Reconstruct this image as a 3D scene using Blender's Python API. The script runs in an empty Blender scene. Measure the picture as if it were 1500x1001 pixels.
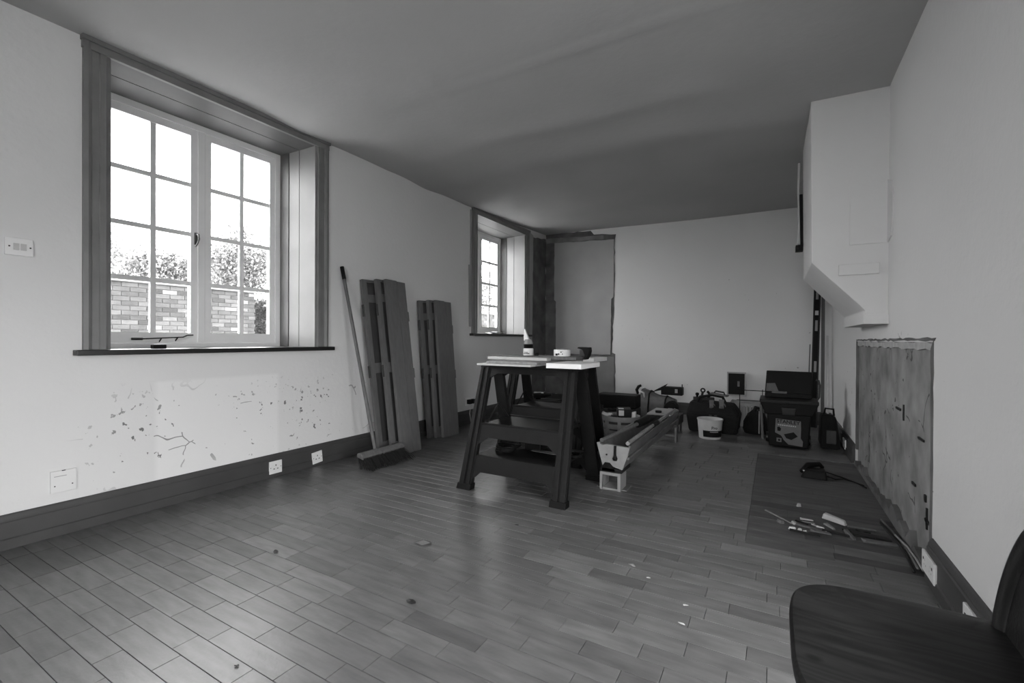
import bpy, bmesh, math, random
from mathutils import Vector, Matrix
random.seed(7)
scene = bpy.context.scene
COL = scene.collection

# ------------------------------------------------------------------ camera
EYE = 0.96
cam_d = bpy.data.cameras.new('camera'); cam = bpy.data.objects.new('camera', cam_d); COL.objects.link(cam)
cam_d.sensor_width = 36.0; cam_d.lens = 671.0 / 1500.0 * 36.0; cam_d.clip_start = 0.02; cam_d.clip_end = 200
YAW, PIT, ROL = math.radians(29.84), math.radians(-0.29), math.radians(0.31)
def _lev(x, y):
    cr, sr = math.cos(ROL), math.sin(ROL)
    x, y = cr * x + sr * y, -sr * x + cr * y
    z = -y; cp, sp = math.cos(PIT), math.sin(PIT)
    fw, up = cp - sp * z, sp + cp * z
    s, c = math.sin(YAW), math.cos(YAW)
    return Vector((c * x - s * fw, s * x + c * fw, up))
FWD = _lev(0, 0); RGT = _lev(1, 0) - FWD; DWN = _lev(0, 1) - FWD
m = Matrix.Identity(4)
for i in range(3):
    m[i][0] = RGT[i]; m[i][1] = -DWN[i]; m[i][2] = -FWD[i]
m[0][3] = 0; m[1][3] = 0; m[2][3] = EYE
cam.matrix_world = m
scene.camera = cam

# ------------------------------------------------------------------ daylight
SKY = 17.0
w = bpy.data.worlds.new('overcast_sky'); scene.world = w; w.use_nodes = True
bg = w.node_tree.nodes['Background']; bg.inputs[0].default_value = (1, 1, 1, 1); bg.inputs[1].default_value = SKY
vs = scene.view_settings
vs.view_transform = 'Standard'; vs.look = 'None'; vs.gamma = 1.0; vs.use_curve_mapping = False
vs.exposure = 0.17
def portal(name, loc, rot, sx, sy):
    l = bpy.data.lights.new(name, 'AREA'); l.shape = 'RECTANGLE'; l.size = sx; l.size_y = sy
    l.cycles.is_portal = True
    o = bpy.data.objects.new(name, l); COL.objects.link(o); o.location = loc; o.rotation_euler = rot
PI = math.pi
portal('window_portal', (-3.47, 1.64, 1.65), (0, -PI / 2, 0), 1.5, 1.3)
portal('window_portal', (-3.47, 5.0, 1.7), (0, -PI / 2, 0), 1.4, 1.3)
REAR = (-0.9, 0.35, 0.12, 2.2)
RDOOR = (0.0, 1.5, 0.03, 1.45)
portal('window_portal', (0.70, (RDOOR[0] + RDOOR[1]) / 2, (RDOOR[2] + RDOOR[3]) / 2), (0, PI / 2, 0), RDOOR[3] - RDOOR[2], RDOOR[1] - RDOOR[0])
portal('window_portal', ((REAR[0] + REAR[1]) / 2, -2.12, (REAR[2] + REAR[3]) / 2), (PI / 2, 0, 0), REAR[1] - REAR[0], REAR[3] - REAR[2])

# ------------------------------------------------------------------ materials
def s2l(v):
    v /= 255.0
    return v / 12.92 if v <= 0.04045 else ((v + 0.055) / 1.055) ** 2.4
MATS = {}
def mat(name, g, rough=0.6, amt=0.0, scale=8.0, stretch=(1, 1, 1), bump=0.0, bscale=60.0, spec=0.4, metal=0.0, tone=False, detail=4.0):
    """grey material g (linear), with optional noise mottling and fine relief"""
    if name in MATS: return MATS[name]
    M = bpy.data.materials.new(name); M.use_nodes = True; MATS[name] = M
    nt = M.node_tree; N = nt.nodes; L = nt.links
    b = N['Principled BSDF']; b.inputs['Roughness'].default_value = rough
    b.inputs['Specular IOR Level'].default_value = spec; b.inputs['Metallic'].default_value = metal
    b.inputs['Base Color'].default_value = (g, g, g, 1)
    geo = N.new('ShaderNodeNewGeometry')
    val = None
    if amt or tone:
        v = N.new('ShaderNodeValue'); v.outputs[0].default_value = g; val = v.outputs[0]
    if amt:
        mp = N.new('ShaderNodeMapping'); mp.inputs['Scale'].default_value = stretch
        L.new(geo.outputs['Position'], mp.inputs['Vector'])
        no = N.new('ShaderNodeTexNoise'); no.inputs['Scale'].default_value = scale; no.inputs['Detail'].default_value = detail
        L.new(mp.outputs[0], no.inputs['Vector'])
        mr = N.new('ShaderNodeMapRange'); mr.inputs[1].default_value = 0.25; mr.inputs[2].default_value = 0.75
        mr.inputs[3].default_value = 1 - amt; mr.inputs[4].default_value = 1 + amt
        L.new(no.outputs['Fac'], mr.inputs[0])
        mu = N.new('ShaderNodeMath'); mu.operation = 'MULTIPLY'; L.new(val, mu.inputs[0]); L.new(mr.outputs[0], mu.inputs[1]); val = mu.outputs[0]
    if tone:
        at = N.new('ShaderNodeAttribute'); at.attribute_name = 'tone'
        mu = N.new('ShaderNodeMath'); mu.operation = 'MULTIPLY'; L.new(val, mu.inputs[0]); L.new(at.outputs['Fac'], mu.inputs[1]); val = mu.outputs[0]
    if val is not None: L.new(val, b.inputs['Base Color'])
    if bump:
        n2 = N.new('ShaderNodeTexNoise'); n2.inputs['Scale'].default_value = bscale; n2.inputs['Detail'].default_value = 3
        L.new(geo.outputs['Position'], n2.inputs['Vector'])
        bp = N.new('ShaderNodeBump'); bp.inputs['Strength'].default_value = bump; bp.inputs['Distance'].default_value = 0.01
        L.new(n2.outputs['Fac'], bp.inputs['Height']); L.new(bp.outputs[0], b.inputs['Normal'])
    return M

def scuffed(name, g, stain_g, lo, hi, thr, scale, crack=True, rough=.85, mott=.05, patch=None, mscale=1.6):
    """painted plaster with scuffs, chips and hairline cracks inside the box lo..hi (worn zone)"""
    if name in MATS: return MATS[name]
    M = bpy.data.materials.new(name); M.use_nodes = True; MATS[name] = M
    nt = M.node_tree; N = nt.nodes; L = nt.links
    b = N['Principled BSDF']; b.inputs['Roughness'].default_value = rough; b.inputs['Specular IOR Level'].default_value = 0.2
    geo = N.new('ShaderNodeNewGeometry'); P = geo.outputs['Position']
    def mth(op, a, c=None, clamp=False):
        n = N.new('ShaderNodeMath'); n.operation = op; n.use_clamp = clamp
        for k, s in enumerate((a, c)):
            if s is None: continue
            if isinstance(s, (int, float)): n.inputs[k].default_value = s
            else: L.new(s, n.inputs[k])
        return n.outputs[0]
    def noise(sc, det=4, vec=P):
        n = N.new('ShaderNodeTexNoise'); n.inputs['Scale'].default_value = sc; n.inputs['Detail'].default_value = det; L.new(vec, n.inputs['Vector']); return n.outputs['Fac']
    sep = N.new('ShaderNodeSeparateXYZ'); L.new(P, sep.inputs[0])
    def soft(axis, a, c, f):
        m1 = N.new('ShaderNodeMapRange'); m1.inputs[1].default_value = a; m1.inputs[2].default_value = a + f; L.new(sep.outputs[axis], m1.inputs[0])
        m2 = N.new('ShaderNodeMapRange'); m2.inputs[1].default_value = c; m2.inputs[2].default_value = c - f; L.new(sep.outputs[axis], m2.inputs[0])
        return mth('MULTIPLY', m1.outputs[0], m2.outputs[0])
    zone = mth('MULTIPLY', soft(1, lo[0], hi[0], .25), soft(2, lo[1], hi[1], .2))
    sp = mth('GREATER_THAN', mth('MULTIPLY', noise(scale, 6), mth('ADD', .72, mth('MULTIPLY', noise(2.2, 2), .5))), thr)
    st = mth('MULTIPLY', sp, zone)
    if crack:
        wp = N.new('ShaderNodeVectorMath'); wp.operation = 'ADD'
        nn = N.new('ShaderNodeTexNoise'); nn.inputs['Scale'].default_value = 5; L.new(P, nn.inputs['Vector'])
        sc = N.new('ShaderNodeVectorMath'); sc.operation = 'SCALE'; sc.inputs['Scale'].default_value = .25; L.new(nn.outputs['Color'], sc.inputs[0])
        L.new(P, wp.inputs[0]); L.new(sc.outputs[0], wp.inputs[1])
        vo = N.new('ShaderNodeTexVoronoi'); vo.feature = 'DISTANCE_TO_EDGE'; vo.inputs['Scale'].default_value = 3.2; L.new(wp.outputs[0], vo.inputs['Vector'])
        cr = mth('LESS_THAN', vo.outputs['Distance'], .012)
        cr = mth('MULTIPLY', cr, mth('GREATER_THAN', noise(3.7, 2), .56))
        st = mth('MAXIMUM', st, mth('MULTIPLY', mth('MULTIPLY', cr, zone), .8))
    base = mth('MULTIPLY', mth('ADD', 1 - mott, mth('MULTIPLY', noise(mscale, 6), 2 * mott)), g)
    if patch:
        pz = mth('MULTIPLY', soft(1, patch[0], patch[1], .03), soft(2, patch[2], patch[3], .02))
        base = mth('MULTIPLY', base, mth('ADD', 1, mth('MULTIPLY', pz, patch[4])))
    mx = N.new('ShaderNodeMix'); mx.data_type = 'FLOAT'; L.new(st, mx.inputs[0]); L.new(base, mx.inputs[2]); mx.inputs[3].default_value = stain_g
    L.new(mx.outputs[0], b.inputs['Base Color'])
    bp = N.new('ShaderNodeBump'); bp.inputs['Strength'].default_value = .25; bp.inputs['Distance'].default_value = .006
    L.new(noise(35, 3), bp.inputs['Height']); L.new(bp.outputs[0], b.inputs['Normal'])
    return M

def glass_mat():
    M = bpy.data.materials.new('window_glass'); M.use_nodes = True; nt = M.node_tree; N = nt.nodes; N.clear()
    o = N.new('ShaderNodeOutputMaterial'); t = N.new('ShaderNodeBsdfTransparent'); t.inputs[0].default_value = (.95, .95, .95, 1)
    gl = N.new('ShaderNodeBsdfGlossy'); gl.inputs['Roughness'].default_value = .02; mx = N.new('ShaderNodeMixShader'); mx.inputs[0].default_value = .05
    nt.links.new(t.outputs[0], mx.inputs[1]); nt.links.new(gl.outputs[0], mx.inputs[2]); nt.links.new(mx.outputs[0], o.inputs[0])
    return M
GLASS = glass_mat()
M_WALL_L = scuffed('painted_plaster_scuffed', .68, .18, (.85, .08), (3.4, .72), .66, 30, patch=(1.22, 1.98, .0, .72, .10))
M_WALL = scuffed('painted_plaster', .70, .3, (-2, -.3), (7, 2.4), .74, 30, crack=False)
M_WALL_R = scuffed('painted_plaster_worn', .64, .16, (2.2, -.2), (5.2, 1.1), .70, 30, crack=False)
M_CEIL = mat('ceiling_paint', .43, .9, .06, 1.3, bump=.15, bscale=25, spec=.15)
M_BARE = scuffed('bare_plaster', .235, .06, (-9, -2), (9, 3), .70, 22, rough=.95, mott=.75, mscale=6.0)
M_BARE_D = mat('bare_plaster_dark', .13, .95, .45, 5, bump=.3, bscale=30, spec=.1)
M_PATCH = mat('plasterboard', .36, .9, .08, 3, bump=.1, spec=.1)
M_TRIM = mat('dark_trim_paint', .18, .45, .12, 9, bump=.05, spec=.4)
M_TRIM2 = mat('mid_trim_paint', .30, .45, .08, 6, spec=.4)
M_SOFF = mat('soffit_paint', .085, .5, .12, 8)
M_REV1 = mat('reveal_grey', .20, .5, .06, 5, spec=.35)
M_TRIM3 = mat('reveal_paint', .30, .5, .06, 5, spec=.35)
M_SKIRT = mat('skirting_paint', .052, .5, .14, 6, bump=.05, spec=.4)
M_WHITE = mat('white_gloss', .80, .4, .04, 8, spec=.45)
M_PLASTIC = mat('white_plastic', .74, .35, .03, 20, spec=.5)
M_OFFW = mat('off_white_plastic', .5, .5, .08, 18, spec=.4)
M_BLACK = mat('black_plastic', .007, .55, .2, 14, spec=.14)
M_SILL = mat('sill_black', .010, .35, .2, 10, spec=.5)
M_HORSE = mat('sawhorse_plastic', .008, .55, .22, 11, bump=.12, bscale=90, spec=.2)
M_FLOOR = mat('oak_block', .125, .38, .30, 7, stretch=(1, 5, 1), bump=.06, bscale=70, spec=.65, tone=True, detail=6)
M_SUB = mat('subfloor', .03, .9)
M_HEARTH = mat('hearth_board', .10, .6, .30, 6, stretch=(1, 5, 1), bump=.06, spec=.3, tone=True, detail=6)
M_SHUT = mat('shutter_grey', .125, .6, .12, 10, stretch=(4, 4, 1), spec=.3)
M_SHUTD = mat('shutter_grey_inner', .055, .65, .12, 10, stretch=(4, 4, 1), spec=.3)
M_WOOD = mat('pale_wood', .26, .65, .25, 9, stretch=(6, 6, 1), spec=.3)
M_WOODM = mat('mid_wood', .13, .65, .25, 9, stretch=(6, 6, 1), spec=.3)
M_STEEL = mat('galvanised_steel', .17, .5, .2, 12, metal=.2, spec=.4)
M_PLATE = mat('enamelled_plate', .27, .5, .12, 18)
M_METALD = mat('dark_metal', .014, .45, spec=.25)
M_CANVAS = mat('grey_canvas', .16, .9, .18, 20, bump=.3, bscale=120)
M_CANVD = mat('black_canvas', .007, .9, .3, 25, bump=.3, bscale=80)
M_BRICK = mat('garden_brick', .052, .9, .25, 9, bump=.3, bscale=40, tone=True)
M_MORTAR = mat('mortar', .085, .95, .15, 12)
M_LEAF = mat('leaves', .10, .7, .35, 3, tone=True)
M_BARK = mat('bark', .12, .9, .3, 8)
M_LEATHER = mat('black_leather', .008, .38, .25, 12, bump=.08, bscale=150, spec=.5)
M_RUB = mat('plaster_rubble', .42, .9, .2, 30, bump=.3)

# ------------------------------------------------------------------ mesh helpers
class MB:
    def __init__(s): s.v = []; s.f = []; s.t = []; s.tone = 1.0
    def add(s, vs, fs):
        n = len(s.v); s.v += [tuple(p) for p in vs]; s.f += [tuple(i + n for i in f) for f in fs]; s.t += [s.tone] * len(fs); return s
    def box(s, a, b, R=None, o=(0, 0, 0)):
        x0, y0, z0 = a; x1, y1, z1 = b
        vs = [(x0, y0, z0), (x1, y0, z0), (x1, y1, z0), (x0, y1, z0), (x0, y0, z1), (x1, y0, z1), (x1, y1, z1), (x0, y1, z1)]
        if R is not None: vs = [Vector(o) + R @ Vector(p) for p in vs]
        return s.add(vs, [(0, 3, 2, 1), (4, 5, 6, 7), (0, 1, 5, 4), (1, 2, 6, 5), (2, 3, 7, 6), (3, 0, 4, 7)])
    def hexa(s, bot, top):
        """8-corner solid from 4 bottom and 4 top corners (counter-clockwise seen from above)"""
        return s.add(list(bot) + list(top), [(0, 3, 2, 1), (4, 5, 6, 7), (0, 1, 5, 4), (1, 2, 6, 5), (2, 3, 7, 6), (3, 0, 4, 7)])
    def prism(s, poly, vec):
        n = len(poly); v = Vector(vec); vs = [Vector(p) for p in poly] + [Vector(p) + v for p in poly]
        return s.add(vs, [tuple(range(n - 1, -1, -1)), tuple(range(n, 2 * n))] + [(i, (i + 1) % n, n + (i + 1) % n, n + i) for i in range(n)])
    def tube(s, pts, r, n=8, closed=False, caps=True):
        pts = [Vector(p) for p in pts]; k = len(pts); rs = r if isinstance(r, (list, tuple)) else [r] * k
        prev = None; rings = []
        for i, p in enumerate(pts):
            d = (pts[(i + 1) % k] - pts[i - 1]) if closed or 0 < i < k - 1 else (pts[1] - p if i == 0 else p - pts[-2])
            d.normalize()
            if prev is None: a = d.cross(Vector((0, 0, 1)) if abs(d.z) < .9 else Vector((1, 0, 0)))
            else: a = prev - d * prev.dot(d)
            a.normalize(); prev = a; b = d.cross(a)
            rings.append([p + (a * math.cos(2 * PI * j / n) + b * math.sin(2 * PI * j / n)) * rs[i] for j in range(n)])
        vs = [q for R in rings for q in R]; fs = []
        for i in range(k if closed else k - 1):
            i2 = (i + 1) % k
            for j in range(n): fs.append((i * n + j, i * n + (j + 1) % n, i2 * n + (j + 1) % n, i2 * n + j))
        if caps and not closed: fs += [tuple(range(n - 1, -1, -1)), tuple((k - 1) * n + j for j in range(n))]
        return s.add(vs, fs)
    def lathe(s, prof, n=24, c=(0, 0, 0), sy=1.0, a0=0, a1=2 * PI):
        full = abs(a1 - a0 - 2 * PI) < 1e-6; k = n if full else n + 1; m_ = len(prof)
        vs = [(c[0] + r * math.cos(a0 + (a1 - a0) * j / n), c[1] + sy * r * math.sin(a0 + (a1 - a0) * j / n), c[2] + z) for r, z in prof for j in range(k)]
        fs = []
        for i in range(m_ - 1):
            for j in range(n): fs.append((i * k + j, i * k + (j + 1) % k, (i + 1) * k + (j + 1) % k, (i + 1) * k + j))
        if full:
            if prof[0][0] > 1e-6: fs.append(tuple(range(k - 1, -1, -1)))
            if prof[-1][0] > 1e-6: fs.append(tuple((m_ - 1) * k + j for j in range(k)))
        return s.add(vs, fs)
    def build(s, name, m, parent=None, loc=None, smooth=False, bevel=0, rot=None, seg=2):
        me = bpy.data.meshes.new(name); me.from_pydata(s.v, [], s.f)
        if any(t != 1.0 for t in s.t) or 'tone' in [n_.attribute_name for n_ in m.node_tree.nodes if n_.type == 'ATTRIBUTE']:
            at = me.attributes.new('tone', 'FLOAT', 'FACE'); at.data.foreach_set('value', s.t)
        me.update()
        if bevel:
            bm = bmesh.new(); bm.from_mesh(me); bmesh.ops.remove_doubles(bm, verts=bm.verts, dist=1e-5)
            es = [e for e in bm.edges if len(e.link_faces) == 2 and e.calc_face_angle(0) > .5]
            bmesh.ops.bevel(bm, geom=es, offset=bevel, segments=seg, affect='EDGES', profile=.6, clamp_overlap=True)
            bmesh.ops.recalc_face_normals(bm, faces=bm.faces); bm.to_mesh(me); bm.free()
        me.materials.append(m)
        if smooth:
            for p in me.polygons: p.use_smooth = True
            if smooth == 'auto': me.set_sharp_from_angle(angle=.7)
        o = bpy.data.objects.new(name, me); COL.objects.link(o)
        if parent is not None: o.parent = parent
        if loc is not None: o.location = loc
        if rot is not None: o.rotation_euler = rot
        return o
def tag(o, label=None, cat=None, group=None, kind=None):
    if label: o['label'] = label
    if cat: o['category'] = cat
    if group: o['group'] = group
    if kind: o['kind'] = kind
    return o
def thing(name, label, cat, loc=(0, 0, 0), rz=0, group=None):
    o = bpy.data.objects.new(name, None); COL.objects.link(o); o.location = loc; o.rotation_euler = (0, 0, rz); o.empty_display_size = .05
    return tag(o, label, cat, group)
def struct(o, label, cat=None): return tag(o, label, cat, None, 'structure')
def text_mesh(txt, size, mtl, name, parent, to_world, bold=0.0, shear=0):
    cu = bpy.data.curves.new(name, 'FONT'); cu.body = txt; cu.size = size; cu.offset = bold; cu.shear = shear; cu.align_x = 'CENTER'; cu.align_y = 'CENTER'; cu.resolution_u = 3
    t = bpy.data.objects.new(name, cu); COL.objects.link(t)
    dg = bpy.context.evaluated_depsgraph_get(); me = bpy.data.meshes.new_from_object(t.evaluated_get(dg)); bpy.data.objects.remove(t); bpy.data.curves.remove(cu)
    for v in me.vertices: v.co = to_world(v.co.x, v.co.y)
    me.materials.clear(); me.materials.append(mtl); me.name = name
    o = bpy.data.objects.new(name, me); COL.objects.link(o); o.parent = parent; return o

# ------------------------------------------------------------------ room shell
XL, XR, YB, YR = -3.01, 0.555, 6.26, -2.0
TW = 0.42
def ceil_z(x, y):
    t = (x - XL) / (XR - XL)
    zl = 2.462 + max(0, y - 4.2) * .034
    zr = 2.415 + max(0, y - 3.5) * .030
    z = zl + (zr - zl) * t
    return z
def wall_yz(name, x0, x1, ya, yb, za, zb, holes, m, label, extra=None):
    ys = sorted({ya, yb} | {h[0] for h in holes} | {h[1] for h in holes}); zs = sorted({za, zb} | {h[2] for h in holes} | {h[3] for h in holes})
    b = MB()
    for i in range(len(ys) - 1):
        for j in range(len(zs) - 1):
            cy, cz = (ys[i] + ys[i + 1]) / 2, (zs[j] + zs[j + 1]) / 2
            if any(h[0] < cy < h[1] and h[2] < cz < h[3] for h in holes): continue
            b.box((x0, ys[i], zs[j]), (x1, ys[i + 1], zs[j + 1]))
    return struct(b.build(name, m), label, 'wall')
W1 = dict(y0=1.03, y1=2.25, z0=.895, z1=2.405, fy0=1.07, fy1=2.212, fz1=2.385)
W2 = dict(y0=4.42, y1=5.58, z0=1.025, z1=2.40, fy0=4.46, fy1=5.535, fz1=2.37)
wall_left = wall_yz('wall_left', XL - TW, XL, YR, YB + .3, -.05, 2.75, [(W1['y0'] - .03, W1['y1'] + .03, W1['z0'] - .03, W1['z1'] + .03), (W2['y0'] - .03, W2['y1'] + .03, W2['z0'] - .03, W2['z1'] + .03)], M_WALL_L, 'scuffed pale plaster wall with the two windows')
HP = (2.45, 4.44, -.05, .957)
wall_right = wall_yz('wall_right', XR, XR + .3, YR, YB + .3, -.05, 2.75, [HP, RDOOR], M_WALL_R, 'pale plaster wall on the right with stripped panel')
b = MB(); b.box((XL, YB, -.05), (XR, YB + .3, 2.75)); wall_back = struct(b.build('wall_back', M_WALL), 'pale far end wall of the room', 'wall')
b = MB(); rx0, rx1, rz0, rz1 = REAR
for a, c in (((XL - TW, -.05), (rx0, 2.75)), ((rx1, -.05), (XR + .3, 2.75)), ((rx0, -.05), (rx1, rz0)), ((rx0, rz1), (rx1, 2.75))):
    b.box((a[0], YR - .25, a[1]), (c[0], YR, c[1]))
wall_rear = struct(b.build('wall_rear', M_WALL), 'pale wall behind the viewer with wide window', 'wall')

# ceiling: sagging old boards, joints running across the room
b = MB(); nx, ny = 28, 200
random.seed(3)
def ridge(y, c, h_, w_): return h_ * math.exp(-((y - c) / w_) ** 2)
def ceil_full(x, y):
    z = ceil_z(x, y)
    t = (x - XL) / (XR - XL)
    wob = .05 * math.sin(x * 1.7 + .6) + .03 * math.sin(x * 4.1)
    z -= ridge(y, 2.19 + wob * .5, .010 * math.exp(-((t - .62) / .25) ** 2), .022)
    z -= ridge(y, 2.05 + wob, .018, .22) * (1 - .5 * t)
    z -= ridge(y, 2.92 + wob, .016, .12) * math.exp(-((t - .45) / .4) ** 2)
    z -= ridge(y, 3.45 + wob, .020, .20)
    z += .006 * math.sin(x * 2.3 + y * 1.1)
    return z
vs_ = []; fs_ = []
for j in range(ny + 1):
    for i in range(nx + 1):
        x = XL - .02 + (XR - XL + .04) * i / nx; y = YR - .02 + (YB - YR + .04) * j / ny
        vs_.append((x, y, ceil_full(x, y)))
for j in range(ny):
    for i in range(nx):
        a = j * (nx + 1) + i; fs_.append((a, a + nx + 1, a + nx + 2, a + 1))
nv = len(vs_); vs_ += [(XL - .5, YR - .3, 2.8), (XR + .4, YR - .3, 2.8), (XR + .4, YB + .4, 2.8), (XL - .5, YB + .4, 2.8)]; fs_.append((nv, nv + 1, nv + 2, nv + 3))
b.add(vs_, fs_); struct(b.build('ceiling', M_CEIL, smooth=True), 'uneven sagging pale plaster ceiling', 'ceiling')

# floor: oak blocks laid across the room
b = MB(); b.box((XL - .05, YR - .1, -.12), (XR + .05, YB + .05, -.007)); floor = struct(b.build('floor', M_SUB), 'worn oak block floor', 'floor')
b = MB(); b.box((XL, YR, -.007), (XR, .32, 0)); o_ = b.build('floor_margin', M_FLOOR, floor)
BW = .0762; HX, HY0, HY1 = -.115, 2.45, 4.40
blocks = []; random.seed(11); y = .32; row = 0
while y < YB:
    x = XL - random.random() * .25; y1 = min(y + BW, YB)
    while x < XR:
        L_ = random.choice((.22, .24, .26, .30, .30, .34)); xa, xb = max(x, XL), min(x + L_, XR)
        x += L_
        inh = HY0 - .02 < (y + y1) / 2 < HY1
        if inh and xa >= HX: continue
        if inh and xb > HX: xb = HX
        if xb - xa > .02: blocks.append((xa, xb, y, y1))
    y = y1; row += 1
def pj(x, y, z):
    v = Vector((x, y, z - EYE)); d = v.dot(FWD)
    if d < .05: return None
    return 750 + 671 * v.dot(RGT) / d, 500.5 + 671 * v.dot(DWN) / d
def scr(bk):
    cs = [pj(x, y, 0) for x in bk[:2] for y in bk[2:]]
    if any(c is None for c in cs): return 0
    cx = sum(c[0] for c in cs) / 4; cy = sum(c[1] for c in cs) / 4
    if not (0 < cx < 1500 and 0 < cy < 1001): return 0
    if cx > 1170 and cy > 870: return 0
    q = [cs[0], cs[1], cs[3], cs[2]]
    return abs(sum(q[i][0] * q[(i + 1) % 4][1] - q[(i + 1) % 4][0] * q[i][1] for i in range(4))) / 2
blocks.sort(key=scr, reverse=True)
def block_into(b, bk, g=.0009, ch=.0007):
    xa, xb, ya, yb = bk; z = random.uniform(-.0002, .0002)
    b.tone = max(.62, min(1.45, random.gauss(1.0, .09)))
    if xb < XL + .95: b.tone *= .80 + .2 * max(0, (xb - XL - .25) / .7)   # block tone darkens toward the left wall
    if random.random() < .06: b.tone *= 1.22
    if random.random() < .06: b.tone *= .8
    xa += g; xb -= g; ya += g; yb -= g
    vs = [(xa, ya, -.007), (xb, ya, -.007), (xb, yb, -.007), (xa, yb, -.007), (xa, ya, z - ch), (xb, ya, z - ch), (xb, yb, z - ch), (xa, yb, z - ch),
          (xa + ch, ya + ch, z), (xb - ch, ya + ch, z), (xb - ch, yb - ch, z), (xa + ch, yb - ch, z)]
    b.add(vs, [(0, 1, 5, 4), (1, 2, 6, 5), (2, 3, 7, 6), (3, 0, 4, 7), (4, 5, 9, 8), (5, 6, 10, 9), (6, 7, 11, 10), (7, 4, 8, 11), (8, 9, 10, 11)])
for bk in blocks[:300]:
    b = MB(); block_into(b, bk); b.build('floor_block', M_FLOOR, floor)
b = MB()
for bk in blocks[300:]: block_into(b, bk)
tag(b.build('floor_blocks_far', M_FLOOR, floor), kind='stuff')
# darker boards where the hearth was
y = HY0 - .02; random.seed(5)
while y < HY1:
    x = HX; y1 = min(y + .098, HY1)
    cuts = [HX, random.uniform(.05, .35), XR + .012]
    for xa, xb in zip(cuts, cuts[1:]):
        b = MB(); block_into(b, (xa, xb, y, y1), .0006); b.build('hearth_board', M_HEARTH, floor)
    y = y1

# skirting boards
def skirt_profile(h_, t_):  # (offset from wall, z)
    return [(0, 0), (t_ + .006, 0), (t_ + .006, .045), (t_, .050), (t_, h_ - .035), (t_ - .004, h_ - .030), (t_ - .004, h_ - .022), (t_ - .010, h_ - .006), (t_ - .014, h_), (0, h_)]
def skirt(name, x, sgn, ya, yb, h_, label, t_=.02):
    b = MB(); b.prism([(x + sgn * o, ya, z + .0005) for o, z in skirt_profile(h_, t_)], (0, yb - ya, 0))
    o = b.build(name, M_SKIRT); bm = bmesh.new(); bm.from_mesh(o.data); bmesh.ops.recalc_face_normals(bm, faces=bm.faces); bm.to_mesh(o.data); bm.free()
    return struct(o, label, 'skirting board')
skirt('baseboard_left', XL, 1, YR, YB, .155, 'grey painted skirting board below the windows')
skirt('baseboard_right', XR, -1, RDOOR[1], 2.425, .172, 'grey skirting board with white sockets on right')
skirt('baseboard_right_far', XR, -1, 4.46, YB, .15, 'grey skirting beyond the stripped wall panel')
b = MB(); b.prism([(XL, YB - o, z) for o, z in skirt_profile(.15, .02)], (XR - XL, 0, 0)); struct(b.build('baseboard_back', M_SKIRT), 'dark skirting board along the far end wall', 'skirting board')

# back wall: blocked doorway, bare margins and board patch
def slab(name, a, c, m, parent, bev=.003): b = MB(); b.box(a, c); return b.build(name, m, parent, bevel=bev)
def ragged(name, pts, normal_axis, base, th, m, parent, jit=.008, step=.06, seed=1):
    """thin slab with a slightly ragged outline; pts in the two in-plane axes"""
    random.seed(seed); P_ = []
    for i in range(len(pts)):
        a, c = Vector(pts[i]), Vector(pts[(i + 1) % len(pts)]); n = max(1, int((c - a).length / step))
        for k in range(n):
            q = a.lerp(c, k / n)
            if k: q += Vector((random.uniform(-jit, jit), random.uniform(-jit, jit)))
            P_.append(q)
    if normal_axis == 'x': poly = [(base, q.x, q.y) for q in P_]; vec = (th, 0, 0)
    else: poly = [(q.x, base, q.y) for q in P_]; vec = (0, th, 0)
    b = MB(); b.prism(poly, vec); o = b.build(name, m, parent)
    bm = bmesh.new(); bm.from_mesh(o.data); bmesh.ops.triangulate(bm, faces=[f for f in bm.faces if len(f.verts) > 4]); bmesh.ops.recalc_face_normals(bm, faces=bm.faces); bm.to_mesh(o.data); bm.free()
    return o
ragged('bare_plaster', [(XL, .15), (-1.93, .15), (-1.93, .76), (-1.975, .78), (-1.95, 1.52), (-1.945, 2.36), (-1.93, 2.43), (-2.25, 2.46), (-2.3, 2.52), (XL, 2.55)], 'y', YB + .001, -.006, M_BARE_D, wall_back, seed=2)
ragged('plasterboard_patch', [(-2.83, .75), (-1.995, .75), (-1.985, 1.53), (-1.955, 1.56), (-1.955, 2.36), (-2.86, 2.395), (-2.86, 1.55), (-2.83, 1.52)], 'y', YB - .004, -.014, M_PATCH, wall_back, jit=.004, seed=3)
ragged('lower_plaster', [(-2.7, .16), (-1.945, .16), (-1.945, .72), (-2.7, .73)], 'y', YB - .004, -.005, mat('grey_skim', .20, .9, .2, 5), wall_back, jit=.004, seed=4)
ragged('bare_plaster', [(5.80, .16), (6.25, .16), (6.25, 2.47), (5.84, 2.42)], 'x', XL - .001, .006, M_BARE_D, wall_left, seed=6)
ragged('plaster_edge', [(5.71, .16), (5.80, .16), (5.83, 2.44), (5.72, 2.47)], 'x', XL - .001, .010, M_PATCH, wall_left, jit=.005, seed=7)
ragged('lintel_board', [(-2.99, 2.40), (-2.1, 2.375), (-2.1, 2.43), (-2.99, 2.47)], 'y', YB - .004, -.018, mat('old_lintel', .20, .9, .3, 6), wall_back, jit=.006, seed=8)

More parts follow.
